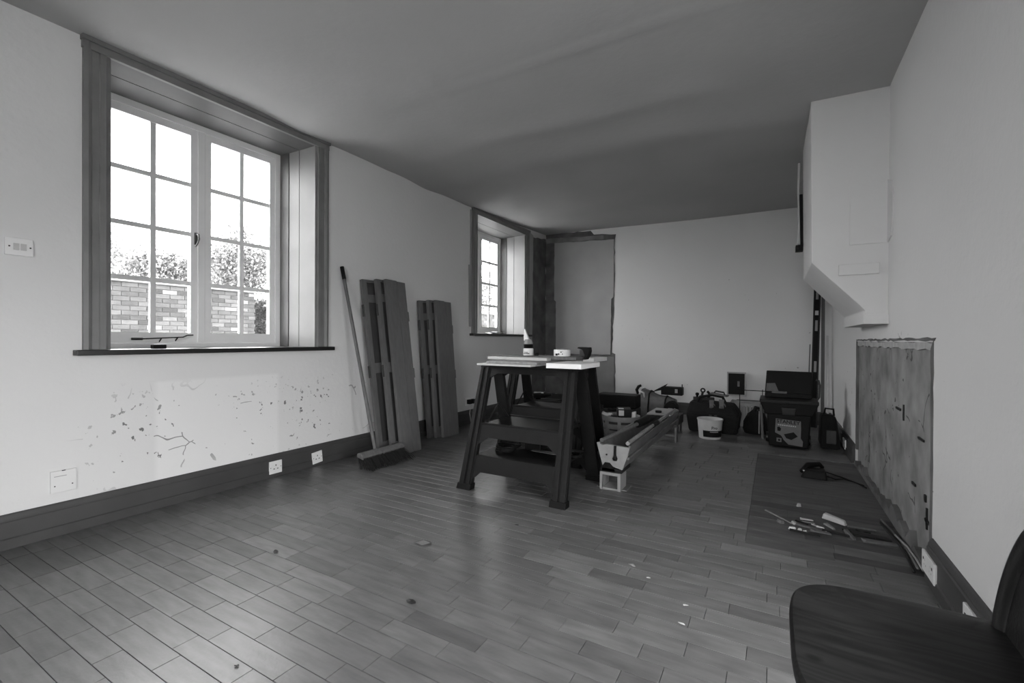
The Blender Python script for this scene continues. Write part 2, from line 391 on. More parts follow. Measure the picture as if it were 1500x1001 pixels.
# right wall: stripped panel under the chimney gather
b = MB(); b.box((XR + .014, 2.40, -.05), (XR + .10, 4.50, 1.0)); b.build('stripped_plaster', M_BARE, wall_right)
ragged('plaster_lip', [(2.46, .925), (4.42, .925), (4.44, .955), (2.45, .957)], 'x', XR + .016, -.012, mat('plaster_lip_pale', .38, .9, .2, 20), wall_right, jit=.006, seed=9)
ragged('panel_edge_chip', [(2.435, .02), (2.475, .02), (2.462, .5), (2.478, .93), (2.44, .965)], 'x', XR + .016, -.018, M_BARE_D, wall_right, jit=.006, seed=10)
ragged('panel_edge_chip', [(2.43, .962), (4.45, .962), (4.45, .972), (2.41, .975)], 'x', XR + .002, -.004, M_BARE_D, wall_right, jit=.004, seed=12)
ragged('panel_edge_chip', [(4.40, .12), (4.45, .12), (4.45, .96), (4.425, .96)], 'x', XR + .016, -.018, M_BARE_D, wall_right, jit=.008, seed=13)
for k, (yy, zz, dy, dz) in enumerate(((3.05, .60, .10, .012), (2.98, .56, .012, .08), (2.62, .52, .09, .010), (2.52, .19, .07, .012), (2.75, .29, .06, .012), (3.05, .93, .22, .008), (2.56, .16, .012, .09), (2.58, .27, .02, .03))):
    b = MB(); b.box((XR + .008, yy, zz), (XR + .016, yy + dy, zz + dz)); b.build('iron_fixing', M_METALD, wall_right)
random.seed(21)
pts_ = [(2.50, .0)]; yy = 2.50
while yy < 4.42:
    pts_.append((yy, random.uniform(.015, .05) + (.07 * random.random() if 2.85 < yy < 3.35 or random.random() < .15 else 0))); yy += random.uniform(.02, .07)
pts_ += [(4.42, .03), (4.42, .0)]
b = MB(); b.prism([(XR + .016, y, z) for y, z in pts_], (-.028, 0, 0)); o = b.build('broken_plaster_foot', M_BARE_D, wall_right)
bm = bmesh.new(); bm.from_mesh(o.data); bmesh.ops.triangulate(bm, faces=[f for f in bm.faces if len(f.verts) > 4]); bmesh.ops.recalc_face_normals(bm, faces=bm.faces); bm.to_mesh(o.data); bm.free()

# chimney gather hanging from the ceiling on the right
CY0, CY1 = 3.31, 4.22
b = MB(); poly = [(.178, CY0, 2.6), (.190, CY0, 1.432), (.452, CY0, 1.137), (.452, CY0, 1.06), (XR + .01, CY0, 1.06), (XR + .01, CY0, 2.6)]
b.prism(poly, (0, CY1 - CY0, 0)); chim = b.build('wall_chimney', mat('chimney_plaster', .60, .85, .05, 2, bump=.1, bscale=30, spec=.2), bevel=.006)
struct(chim, 'pale plastered chimney gather with sloping underside', 'wall')
ragged('plaster_patch', [(.375, 1.52), (.553, 1.52), (.553, 1.865), (.375, 1.875)], 'y', CY0 + .001, -.008, MATS['chimney_plaster'], chim, jit=.003, seed=14)
slab('wooden_stub', (.323, CY0 - .016, 1.345), (.514, CY0 + .002, 1.408), MATS['chimney_plaster'], chim)
slab('corbel_block', (.440, CY0 - .02, 1.058), (XR + .002, CY1 - .1, 1.115), MATS['chimney_plaster'], chim)
b = MB(); b.add([], []); arc = [(CY0 - .005, 1.52), (CY0 - .09, 1.54), (CY0 - .135, 1.66), (CY0 - .13, 1.76), (CY0 - .08, 1.85), (CY0 - .005, 1.875)]
ragged('plaster_patch', arc, 'x', XR + .001, -.009, MATS['chimney_plaster'], wall_right, jit=.003, seed=15)
# loose edge strip and dark stub behind the gather
b = MB(); pts = [(.150, 4.26, 2.36), (.145, 4.27, 2.15), (.152, 4.27, 1.95), (.146, 4.26, 1.82), (.150, 4.26, 1.72)]
for p, q in zip(pts, pts[1:]): b.hexa([(q[0], q[1], q[2]), (q[0] + .014, q[1], q[2]), (q[0] + .014, q[1] + .03, q[2]), (q[0], q[1] + .03, q[2])], [(p[0], p[1], p[2]), (p[0] + .014, p[1], p[2]), (p[0] + .014, p[1] + .03, p[2]), (p[0], p[1] + .03, p[2])])
b.build('loose_edge_strip', M_OFFW, chim)
b = MB(); b.hexa([(.168, 4.21, 1.70), (.19, 4.21, 1.70), (.19, 4.24, 1.70), (.168, 4.24, 1.70)], [(.158, 4.21, 2.1), (.18, 4.21, 2.1), (.18, 4.24, 2.1), (.158, 4.24, 2.1)]); b.build('dark_gap_fill', M_BLACK, chim)  # black bar stands in for the dark gap beside the loose strip
slab('timber_stub', (.135, 4.17, 1.655), (.185, 4.25, 1.70), M_BLACK, chim)

# ------------------------------------------------------------------ windows
XF = -3.36   # plane of the inner face of the frames
def make_window(name, W, label, arch_m, reveal_m, soffit_m, panes_rows=4, stay=True):
    y0, y1, z0, z1, fy0, fy1, fz1 = (W[k] for k in ('y0', 'y1', 'z0', 'z1', 'fy0', 'fy1', 'fz1'))
    root = bpy.data.objects.new(name, None); COL.objects.link(root); struct(root, label, 'window'); root.location = (XL, (y0 + y1) / 2, z0)
    ox = Vector(root.location)
    def bld(b, nm, m, par=root, **k):
        b.v = [tuple(Vector(p) - (ox if par is root else Vector((0, 0, 0)) + ox)) for p in b.v]; return b.build(nm, m, par, **k)
    aw, at_ = .112, .028
    ztop = W.get('top', 2.462)
    # architrave: three mouldings on each side and top
    for nm, ya, yb in (('architrave_side', y0 - aw, y0), ('architrave_side', y1, y1 + aw)):
        b = MB(); s_ = 1 if yb <= y0 + .001 else -1
        q = [(0, 0), (0, .022), (.018, .026), (.030, .020), (.034, .014), (.062, .014), (.066, .020), (.090, .020), (.094, .012), (aw, .008), (aw, 0)]
        poly = [(XL + t, (ya + u) if s_ > 0 else (yb - u), z0 - .0) for u, t in q]
        b.prism(poly, (0, 0, ztop - z0)); o = bld(b, nm, arch_m)
        bm = bmesh.new(); bm.from_mesh(o.data); bmesh.ops.recalc_face_normals(bm, faces=bm.faces); bm.to_mesh(o.data); bm.free()
    b = MB(); b.box((XL, y0 - aw - .004, z1), (XL + .022, y1 + aw + .004, ztop)); b.box((XL, y0 - aw - .008, ztop - .02), (XL + .034, y1 + aw + .008, ztop + .004)); bld(b, 'architrave_head', arch_m)
    # reveal linings (splayed) with a groove, soffit, dark inner stop
    for s_, ya, yf in ((1, y0, fy0), (-1, y1, fy1)):
        def Y(x): return ya + (yf - ya) * (XL - x) / (XL - XF)
        xa, xb, xc = XL + .004, XL - .155, XL - .262
        for nm, p, q, m_ in (('reveal_panel', xa, xb + .003, reveal_m), ('reveal_panel', xb - .003, xc, reveal_m), ('reveal_stop', xc, XF, M_SOFF)):
            off = .006 if nm == 'reveal_stop' else 0
            b = MB(); b.hexa([(p, Y(p) + s_ * off, z0), (p, Y(p) - s_ * .028, z0), (q, Y(q) - s_ * .028, z0), (q, Y(q) + s_ * off, z0)], [(p, Y(p) + s_ * off, z1 + .02), (p, Y(p) - s_ * .028, z1 + .02), (q, Y(q) - s_ * .028, z1 + .02), (q, Y(q) + s_ * off, z1 + .02)])
            o = bld(b, nm, m_); bm = bmesh.new(); bm.from_mesh(o.data); bmesh.ops.recalc_face_normals(bm, faces=bm.faces); bm.to_mesh(o.data); bm.free()
    for p, q, m_ in ((XL + .004, XL - .15, soffit_m), (XL - .156, XF, soffit_m)):
        def Z(x): return z1 + (fz1 - z1) * (XL - x) / (XL - XF)
        b = MB(); b.hexa([(q, y0 - .02, Z(q)), (p, y0 - .02, Z(p)), (p, y1 + .02, Z(p)), (q, y1 + .02, Z(q))], [(q, y0 - .02, z1 + .028), (p, y0 - .02, z1 + .028), (p, y1 + .02, z1 + .028), (q, y1 + .02, z1 + .028)]); bld(b, 'soffit_board', m_)
    # sill
    b = MB(); b.box((XF - .02, y0 - .02, z0 - .029), (XL + .01, y1 + .02, z0)); b.box((XL, y0 - aw - .035, z0 - .028), (XL + .055, y1 + aw + .035, z0)); bld(b, 'sill', M_SILL, bevel=.004)
    # white frame
    fw = .045; xa, xb = XF - .07, XF
    zb, zt = z0 + .025, fz1
    for nm, a, c in (('frame_jamb', (xa, fy0 - .02, z0), (xb, fy0 + fw, zt + .03)), ('frame_jamb', (xa, fy1 - fw, z0), (xb, fy1 + .02, zt + .03)), ('frame_head', (xa, fy0 + fw, zt - .04), (xb, fy1 - fw, zt + .03)), ('frame_bottom', (xa, fy0 + fw, z0), (xb + .004, fy1 - fw, z0 + .03)),
                     ('frame_mullion', (xa, (fy0 + fy1) / 2 - .022, z0 + .03), (xb, (fy0 + fy1) / 2 + .022, zt - .04))):
        b = MB(); b.box(a, c); bld(b, nm, M_WHITE, bevel=.003)
    ym = (fy0 + fy1) / 2
    for ca, cb in ((fy0 + fw, ym - .022), (ym + .022, fy1 - fw)):
        cz0, cz1 = z0 + .03, zt - .04; sx0, sx1 = XF - .046, XF - .008
        b = MB(); st = .042
        b.box((sx0, ca, cz0), (sx1, ca + st, cz1)); b.box((sx0, cb - st, cz0), (sx1, cb, cz1)); b.box((sx0, ca + st, cz0), (sx1, cb - st, cz0 + .065)); b.box((sx0, ca + st, cz1 - .045), (sx1, cb - st, cz1))
        cas = bld(b, 'casement', M_WHITE)
        ya, yb, za, zb_ = ca + st, cb - st, cz0 + .065, cz1 - .045
        gb = .030; yc = (ya + yb) / 2
        b = MB(); b.box((sx0 + .016, yc - gb / 2, za), (sx1 - .004, yc + gb / 2, zb_)); o = bld(b, 'glazing_bar', M_WHITE, cas)
        for r in range(1, panes_rows):
            zz = za + (zb_ - za) * r / panes_rows
            b = MB(); b.box((sx0 + .016, ya, zz - gb / 2 + .002), (sx1 - .004, yc - gb / 2, zz + gb / 2)); b.box((sx0 + .016, yc + gb / 2, zz - gb / 2 + .002), (sx1 - .004, yb, zz + gb / 2)); bld(b, 'glazing_bar', M_WHITE, cas)
        for r in range(panes_rows):
            for (p, q) in ((ya, yc - gb / 2), (yc + gb / 2, yb)):
                b = MB(); b.box((XF - .030, p, za + (zb_ - za) * r / panes_rows), (XF - .027, q, za + (zb_ - za) * (r + 1) / panes_rows)); bld(b, 'pane', GLASS, cas)
    if stay:
        b = MB(); zs = z0 + .055
        b.tube([(XF + .02, 1.245, zs), (XF + .02, 1.30, zs)], .008, 8); b.tube([(XF + .02, 1.30, zs), (XF + .02, 1.44, zs + .008), (XF + .02, 1.52, zs + .012), (XF + .02, 1.545, zs + .024), (XF + .02, 1.58, zs + .026)], .0045, 6)
        b.tube([(XF - .01, 1.40, zs - .018), (XF + .02, 1.40, zs + .004)], .004, 6); b.tube([(XF - .01, 1.49, zs - .012), (XF + .02, 1.49, zs + .009)], .004, 6)
        bld(b, 'casement_stay', M_METALD, smooth=True)
        b = MB(); yy = ym - .035; zz = 1.615
        b.box((XF - .008, yy - .008, zz - .035), (XF + .002, yy + .010, zz + .045))
        b.tube([(XF + .004, yy, zz + .035), (XF + .026, yy + .002, zz + .03), (XF + .030, yy + .004, zz + .0), (XF + .028, yy - .004, zz - .03), (XF + .03, yy - .018, zz - .055)], [.006, .007, .006, .005, .006], 8)
        b.tube([(XF - .01, yy, zz + .035), (XF + .008, yy, zz + .035)], .009, 10); bld(b, 'fastener_handle', mat('fastener_metal', .10, .4, metal=.5), smooth='auto')
    return root
make_window('window_1', W1, 'large casement window in dark grey architrave, nearest', M_TRIM, M_REV1, M_SOFF)
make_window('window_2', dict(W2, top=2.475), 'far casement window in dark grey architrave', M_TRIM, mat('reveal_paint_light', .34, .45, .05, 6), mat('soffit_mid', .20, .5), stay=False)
# old architrave ghost beside the far window
b = MB(); b.box((XL - .002, W2['y0'] - .175, 1.10), (XL + .012, W2['y0'] - .118, 1.80)); b.box((XL - .002, W2['y0'] - .145, 1.80), (XL + .010, W2['y0'] - .118, 2.43)); tag(b.build('architrave_remnant', M_TRIM2, wall_left))
# rear window behind the viewer
root = bpy.data.objects.new('window_3', None); COL.objects.link(root); struct(root, 'wide window behind the viewer', 'window'); root.location = ((rx0 + rx1) / 2, YR - .12, rz0)
ox = Vector(root.location)
def rb(nm, a, c, m_):
    b = MB(); b.box(Vector(a) - ox, Vector(c) - ox); return b.build(nm, m_, root)
yy0, yy1 = YR - .15, YR - .09
rb('frame_jamb', (rx0, yy0, rz0), (rx0 + .06, yy1, rz1), M_WHITE); rb('frame_jamb', (rx1 - .06, yy0, rz0), (rx1, yy1, rz1), M_WHITE)
rb('frame_head', (rx0 + .06, yy0, rz1 - .06), (rx1 - .06, yy1, rz1), M_WHITE); rb('frame_bottom', (rx0 + .06, yy0, rz0), (rx1 - .06, yy1, rz0 + .06), M_WHITE)
for k in (1, 2): xx = rx0 + (rx1 - rx0) * k / 3; rb('frame_mullion', (xx - .03, yy0, rz0 + .06), (xx + .03, yy1, rz1 - .06), M_WHITE)
for k in range(3):
    xa = rx0 + (rx1 - rx0) * k / 3; rb('pane', (xa + .03, YR - .122, rz0 + .06), (xa + (rx1 - rx0) / 3 - .03, YR - .118, rz1 - .06), GLASS)

# glazed side door behind the viewer
root = bpy.data.objects.new('door_1', None); COL.objects.link(root); struct(root, 'low glazed door on right wall beside the viewer', 'door'); root.location = (XR + .15, (RDOOR[0] + RDOOR[1]) / 2, RDOOR[2])
ox = Vector(root.location); da, db, dz0, dz1 = RDOOR; dm = (da + db) / 2
for nm, a, c, m_ in (('frame_jamb', (XR + .12, da, dz0), (XR + .18, da + .07, dz1), M_WHITE), ('frame_jamb', (XR + .12, db - .07, dz0), (XR + .18, db, dz1), M_WHITE), ('frame_head', (XR + .12, da + .07, dz1 - .07), (XR + .18, db - .07, dz1), M_WHITE), ('bottom_rail', (XR + .12, da + .07, dz0), (XR + .18, db - .07, dz0 + .15), M_WHITE), ('meeting_stile', (XR + .12, dm - .05, dz0 + .15), (XR + .18, dm + .05, dz1 - .07), M_WHITE), ('pane', (XR + .148, da + .07, dz0 + .15), (XR + .152, dm - .05, dz1 - .07), GLASS), ('pane', (XR + .148, dm + .05, dz0 + .15), (XR + .152, db - .07, dz1 - .07), GLASS)):
    b = MB(); b.box(Vector(a) - ox, Vector(c) - ox); b.build(nm, m_, root)

# ------------------------------------------------------------------ garden outside
b = MB(); b.box((-40, -40, -.6), (40, 40, -.35)); struct(b.build('ground', mat('garden_ground', .27, .95, .3, 1.5)), 'garden ground outside the windows', 'ground')
XW = -9.0
def garden_wall(ya, yb, label, parts):
    root = thing('garden_wall', label, 'wall', (XW, (ya + yb) / 2, -.35)); oy = (ya + yb) / 2
    b = MB(); b.box((-.215, ya - oy + .01, 0), (-.012, yb - oy - .01, 2.20)); b.build('mortar_core', M_MORTAR, root)
    b = MB(); b.prism([(-.26, ya - oy, 2.2), (.04, ya - oy, 2.2), (.045, ya - oy, 2.235), (-.11, ya - oy, 2.30), (-.265, ya - oy, 2.235)], (0, yb - ya, 0)); b.build('coping', mat('coping_stone', .20, .9, .25, 6), root)
    rest = MB(); n = 0; proto = {}
    for c in range(29):
        z = .002 + c * .0757; y = ya - (.1125 if c % 2 else 0)
        while y < yb:
            a, e = max(y, ya), min(y + .215, yb)
            if e - a > .04:
                tn = max(.55, min(1.7, random.gauss(1.0, .30)))
                if random.random() < .06: tn = 2.4
                vis = parts and 3.0 < a and e < 5.45 and z + .35 - .7 > .5
                tgt = MB() if vis else rest
                tgt.tone = tn; dx = random.uniform(-.003, .004)
                tgt.box((-.10, a - oy, z), (dx, e - oy, z + .065))
                if vis: tgt.build('brick', M_BRICK, root); n += 1
            y += .225
    if rest.v: tag(rest.build('bricks_outside_view', M_BRICK, root), kind='stuff')
    return n
random.seed(31)
garden_wall(1.2, 5.38, 'weathered brick garden wall seen through the nearest window', True)
garden_wall(6.15, 22.0, 'long brick garden wall seen through the far window', False)
def tree(name, label, base, trunk_h, cz, rad, n, leaf, seed, tone=(.6, 1.6), group=None, lean=0.0, tr=.07, bark=None, cat='tree'):
    random.seed(seed); root = thing(name, label, cat, base, 0, group)
    b = MB(); pts = [(lean * t * t + .05 * math.sin(t * 4), .04 * math.sin(t * 5), trunk_h * t) for t in (0, .25, .5, .75, 1)]
    b.tube(pts, [tr, tr * .9, tr * .8, tr * .65, tr * .5], 7)
    for k in range(7):
        a = random.uniform(0, 2 * PI); t = random.uniform(.55, 1); p = Vector((lean * t * t, 0, trunk_h * t))
        b.tube([p, p + Vector((math.cos(a) * rad[0] * .5, math.sin(a) * rad[1] * .5, rad[2] * .45)), p + Vector((math.cos(a) * rad[0] * .8, math.sin(a) * rad[1] * .8, rad[2] * .8))], [tr * .45, tr * .25, .008], 5)
    b.build('trunk', bark or M_BARK, root)
    cl = [(random.gauss(0, .45) * rad[0], random.gauss(0, .45) * rad[1], cz + random.gauss(0, .45) * rad[2]) for _ in range(26)]
    b = MB()
    for k in range(n):
        c = random.choice(cl); s_ = .38
        p = Vector((c[0] + random.gauss(0, s_ * .55) * rad[0], c[1] + random.gauss(0, s_ * .55) * rad[1], c[2] + random.gauss(0, s_ * .55) * rad[2]))
        u = Vector((random.gauss(0, 1), random.gauss(0, 1), random.gauss(0, 1))).normalized(); v_ = u.orthogonal().normalized()
        L_ = leaf * random.uniform(.6, 1.3); b.tone = random.uniform(*tone)
        b.add([p - u * L_, p + v_ * L_ * .45, p + u * L_, p - v_ * L_ * .45], [(0, 1, 2, 3)])
    tag(b.build('foliage', M_LEAF, root), kind='stuff')
    return root
tree('garden_tree', 'pale thin leafed tree behind brick wall, left panes', (-10.6, 3.05, -.35), 2.3, 2.75, (.4, .7, .5), 2600, .045, 41, (1.6, 3.2))
tree('garden_tree', 'dense leafy tree above brick wall, centre panes', (-13.0, 5.45, -.35), 2.4, 2.87, (.6, .95, .62), 7500, .05, 42, (.5, 2.2))
tree('garden_tree', 'tall dark leafy tree at right of nearest window', (-11.2, 6.35, -.35), 2.3, 2.95, (.55, .75, .8), 7500, .045, 43, (.5, 2.0))
tree('garden_shrub', 'dark climbing shrub filling the gap in garden wall', (-9.35, 5.78, -.35), 1.2, 1.35, (.10, .28, .75), 5200, .032, 44, (.12, .45), tr=.03, cat='shrub')
r = thing('garden_gate', 'dark plank gate closing the gap in garden wall', 'gate', (-9.85, 5.78, -.35))
for k in range(6): b = MB(); b.box((-.02, -.45 + .15 * k, .03), (.02, -.305 + .15 * k, 2.15)); b.build('plank', mat('dark_gate', .006, .8, .3, 8), r)
for zz in (.4, 1.7): b = MB(); b.box((.02, -.45, zz), (.045, .445, zz + .1)); b.build('ledge', MATS['dark_gate'], r)
tree('garden_sapling', 'slender pale sapling standing in the wall gap', (-8.7, 5.62, -.35), 1.75, 2.0, (.16, .22, .18), 260, .05, 45, (1.4, 2.6), lean=-.05, tr=.018, bark=mat('pale_bark', .5, .8), cat='tree')
tree('garden_tree', 'leafy tree beyond the wall seen through far window', (-10.6, 15.5, -.35), 2.5, 3.4, (1.0, 2.2, .9), 3000, .08, 46, (1.2, 3.0))

# ------------------------------------------------------------------ wall plates, sockets
def plate(name, label, cat, wall, y, z, wy, hz, kind, tilt=0, group=None, x=None):
    sg = 1 if wall == 'L' else -1; x0 = x
    root = thing(name, label, cat, (x0, y, z), 0, group); root.rotation_euler = (tilt, 0, 0)
    b = MB(); b.box((min(0, sg * .010), -wy / 2, -hz / 2), (max(0, sg * .010), wy / 2, hz / 2)); b.build('face_plate', M_PLASTIC if kind != 'blank' else M_WALL, root, bevel=.003)
    def bit(nm, yy, zz, w_, h_, d_, m_):
        b = MB(); xa, xb = sg * .0098, sg * (.0098 + d_); b.box((min(xa, xb), yy - w_ / 2, zz - h_ / 2), (max(xa, xb), yy + w_ / 2, zz + h_ / 2)); b.build(nm, m_, root)
    if kind == 'switch':
        for yy in (-.010, .014): bit('rocker', yy, 0, .018, .030, .004, M_OFFW)
        for yy in (-.032, .036): bit('screw', yy, 0, .006, .006, .001, M_METALD)
    if kind == 'socket':
        for yy, zz, w_, h_ in ((0, .014, .006, .011), (-.013, -.010, .009, .006), (.013, -.010, .009, .006)): bit('pin_slot', yy, zz, w_, h_, .0008, M_BLACK)
        for yy in (-wy * .40, wy * .40): bit('screw', yy, 0, .005, .005, .001, M_METALD)
    if kind == 'double':
        for cy in (-.036, .036):
            for yy, zz, w_, h_ in ((0, .012, .006, .010), (-.011, -.010, .008, .006), (.011, -.010, .008, .006)): bit('pin_slot', cy + yy, zz, w_, h_, .0008, M_OFFW)
        for yy in (-wy * .34, wy * .34): bit('screw', yy, .012, .010, .010, .001, M_BLACK)
    if kind == 'blank':
        for yy in (-.032, .032): bit('screw', yy, -.02, .005, .005, .001, M_METALD)
        bit('chipped_paint', .0, hz / 2 - .001, .014, .004, .001, M_BLACK); bit('pencil_mark', -.012, .026, .045, .003, .0006, M_TRIM3)
    return root
plate('light_switch', 'white double light switch left of the nearest window', 'light switch', 'L', .697, 1.370, .092, .080, 'switch', x=XL)
plate('blank_plate', 'painted over blank plate low on left wall', 'wall plate', 'L', .848, .258, .094, .105, 'blank', x=XL)
plate('wall_socket', 'white socket on left skirting, the nearer of two', 'socket', 'L', 1.930, .068, .092, .086, 'socket', x=XL + .020, group='sockets on the left skirting')
plate('wall_socket', 'tilted white socket on left skirting nearest the broom', 'socket', 'L', 2.262, .062, .086, .086, 'socket', tilt=.10, x=XL + .020, group='sockets on the left skirting')
plate('wall_socket', 'white double socket on right skirting by stripped panel', 'socket', 'R', 2.365, .078, .165, .080, 'double', x=XR - .020, group='sockets on the right skirting')
plate('wall_socket', 'white double socket on right skirting behind the chair', 'socket', 'R', 1.905, .090, .150, .084, 'double', x=XR - .020, group='sockets on the right skirting')
plate('wall_socket', 'white socket on skirting beyond the stripped panel', 'socket', 'R', 4.88, .072, .15, .080, 'double', x=XR - .020, group='sockets on the right skirting')
# plugs in a socket on the left wall behind the shutters
r = plate('wall_socket', 'wall socket with two black plugs beside leaning shutters', 'socket', 'L', 4.27, .25, .15, .086, 'none', x=XL)
for yy in (-.03, .035):
    b = MB(); b.box((.009, yy - .024, -.024), (.052, yy + .024, .026)); p_ = b.build('plug', M_BLACK, r, bevel=.006)
    b = MB(); b.tube([(.035, yy, -.024), (.04, yy + .004, -.07), (.035, yy - .004, -.13), (.03, yy + .03, -.235), (.06, yy + .10, -.247)], .0035, 6); b.build('flex', M_OFFW, p_, smooth=True)

# little things on the sills
r = thing('sill_box', 'small black box with white top on nearest window sill', 'box', (XL - .035, 1.262, W1['z0']))
b = MB(); b.box((-.020, -.032, 0), (.020, .032, .024)); b.build('body', M_BLACK, r, bevel=.004); b = MB(); b.box((-.018, -.030, .0235), (.018, .030, .027)); b.build('lid', M_PLASTIC, r)
r = thing('paper_scraps', 'crumpled white paper on the far window sill', 'paper', (-3.16, 5.02, W2['z0']))
random.seed(9)
for k in range(3):
    b = MB(); n = 6; vs = []; 
    for i in range(n):
        for j in range(4): vs.append((-.05 + .03 * j + random.uniform(-.008, .008), -.10 + .05 * i + .06 * (k - 1), .002 + k * .006 + random.uniform(0, .018)))
    b.add(vs, [(i * 4 + j, i * 4 + j + 1, (i + 1) * 4 + j + 1, (i + 1) * 4 + j) for i in range(n - 1) for j in range(3)]); b.build('paper_sheet', M_PLASTIC, r)

# ------------------------------------------------------------------ broom
hb, ht = Vector((-2.655, 2.53, .085)), Vector((-2.985, 2.485, 1.525))
r = thing('broom', 'wooden handled broom leaning on wall beside nearest window', 'broom', (-2.63, 2.57, 0)); ob = Vector(r.location)
b = MB(); b.tube([hb - ob, hb.lerp(ht, .5) - ob, ht - ob], [.0135, .0135, .0125], 10); b.build('handle', M_WOODM, r, smooth='auto')
tl = ht - (ht - hb).normalized() * .10
b = MB(); b.tube([tl - ob, ht - ob + (ht - hb).normalized() * .003], .0150, 10); b.build('grip', M_BLACK, r, smooth='auto')
b = MB(); b.prism([(-.035, -.215, .085), (.030, -.215, .070), (.034, -.215, .094), (.0, -.215, .118), (-.030, -.215, .112)], (0, .43, 0)); b.build('head', M_WOODM, r, bevel=.004)
b = MB(); random.seed(12)
for i in range(34):
    for j in range(6):
        y_ = -.205 + .41 * i / 33; x_ = -.026 + .052 * j / 5
        for k in range(2):
            fx = x_ * 2.1 + .075 + random.gauss(0, .012); fy = y_ * 1.10 + random.gauss(0, .014)
            b.tube([(x_, y_, .085), ((x_ + fx) * .5 + .0, (y_ + fy) / 2, .045), (fx, fy, random.uniform(.001, .008))], [.0028, .0026, .0015], 3, caps=False)
tag(b.build('bristles', mat('broom_bristle', .010, .9, .3, 20), r), kind='stuff')

# ------------------------------------------------------------------ shutters leaning on the left wall
def shutter(label, bot, top, wid, hgt, face, group):
    """leaf whose front lower corner (small y side) is bot; leans to top; face='plain' or 'panel'"""
    bot, top = Vector(bot), Vector(top); wv = (top - bot).normalized(); uv = Vector((0, 1, 0)); uv = (uv - wv * uv.dot(wv)).normalized(); nv_ = uv.cross(wv)  # outward, +x
    if nv_.x < 0: nv_ = -nv_
    r = thing('shutter_leaf', label, 'shutter', tuple(bot), 0, group)
    T = .030
    lift = wv * (T * abs(nv_.z) + .001)
    def bx(a, c, nm, m_, bev=.002):
        b = MB(); P_ = lambda u, w_, n_: tuple(lift + uv * u + wv * w_ + nv_ * n_)
        b.hexa([P_(a[0], a[1], a[2]), P_(c[0], a[1], a[2]), P_(c[0], a[1], c[2]), P_(a[0], a[1], c[2])], [P_(a[0], c[1], a[2]), P_(c[0], c[1], a[2]), P_(c[0], c[1], c[2]), P_(a[0], c[1], c[2])])
        return b.build(nm, m_, r, bevel=bev)
    if face == 'plain':
        h2 = wid * .56
        bx((0, 0, -T), (h2 - .002, hgt, 0), 'board', M_SHUT); bx((h2 + .002, 0, -T), (wid, hgt - .004, -.002), 'board', M_SHUT)
        for w_ in (hgt * .79, hgt * .45): bx((wid - .002, w_ - .04, -T + .004), (wid + .018, w_ + .045, -.008), 'edge_lug', M_SHUT)
    else:
        st = .048
        bx((0, 0, -T), (st, hgt, 0), 'stile', M_SHUT); bx((wid - st, 0, -T), (wid, hgt, 0), 'stile', M_SHUT)
        for w0, w1 in ((0, .10), (hgt * .46, hgt * .46 + .085), (hgt - .19, hgt - .125), (hgt - .02, hgt)): bx((st, w0, -T), (wid - st, w1, -.001), 'rail', M_SHUT)
        bx((st - .004, .05, -T + .004), (wid - st + .004, hgt - .01, -T + .012), 'panel', M_SHUTD, 0)
        for w_ in (hgt * .82, hgt * .47): bx((-.012, w_ - .05, -T + .006), (.002, w_ + .05, -.008), 'hinge', M_SHUTD)
    return r
G1 = 'shutter leaves leaning by the broom'; G2 = 'shutter leaves leaning by the far window'
shutter('plain grey shutter leaf in front of stack by broom', (-2.645, 2.815, 0), (-2.885, 2.858, 1.46), .235, 1.485, 'plain', G1)
shutter('middle panelled grey shutter leaf of stack by broom', (-2.705, 2.765, 0), (-2.930, 2.792, 1.46), .235, 1.478, 'panel', G1)
shutter('rearmost panelled grey shutter leaf behind the broom', (-2.790, 2.705, 0), (-2.965, 2.672, 1.44), .250, 1.458, 'panel', G1)
shutter('plain grey shutter leaf in front of farther stack', (-2.765, 3.512, 0), (-2.895, 3.535, 1.33), .245, 1.345, 'plain', G2)
shutter('middle panelled grey shutter leaf of farther stack', (-2.820, 3.465, 0), (-2.932, 3.465, 1.33), .235, 1.340, 'panel', G2)
shutter('rearmost panelled grey shutter leaf of farther stack', (-2.870, 3.42, 0), (-2.967, 3.375, 1.33), .235, 1.330, 'panel', G2)

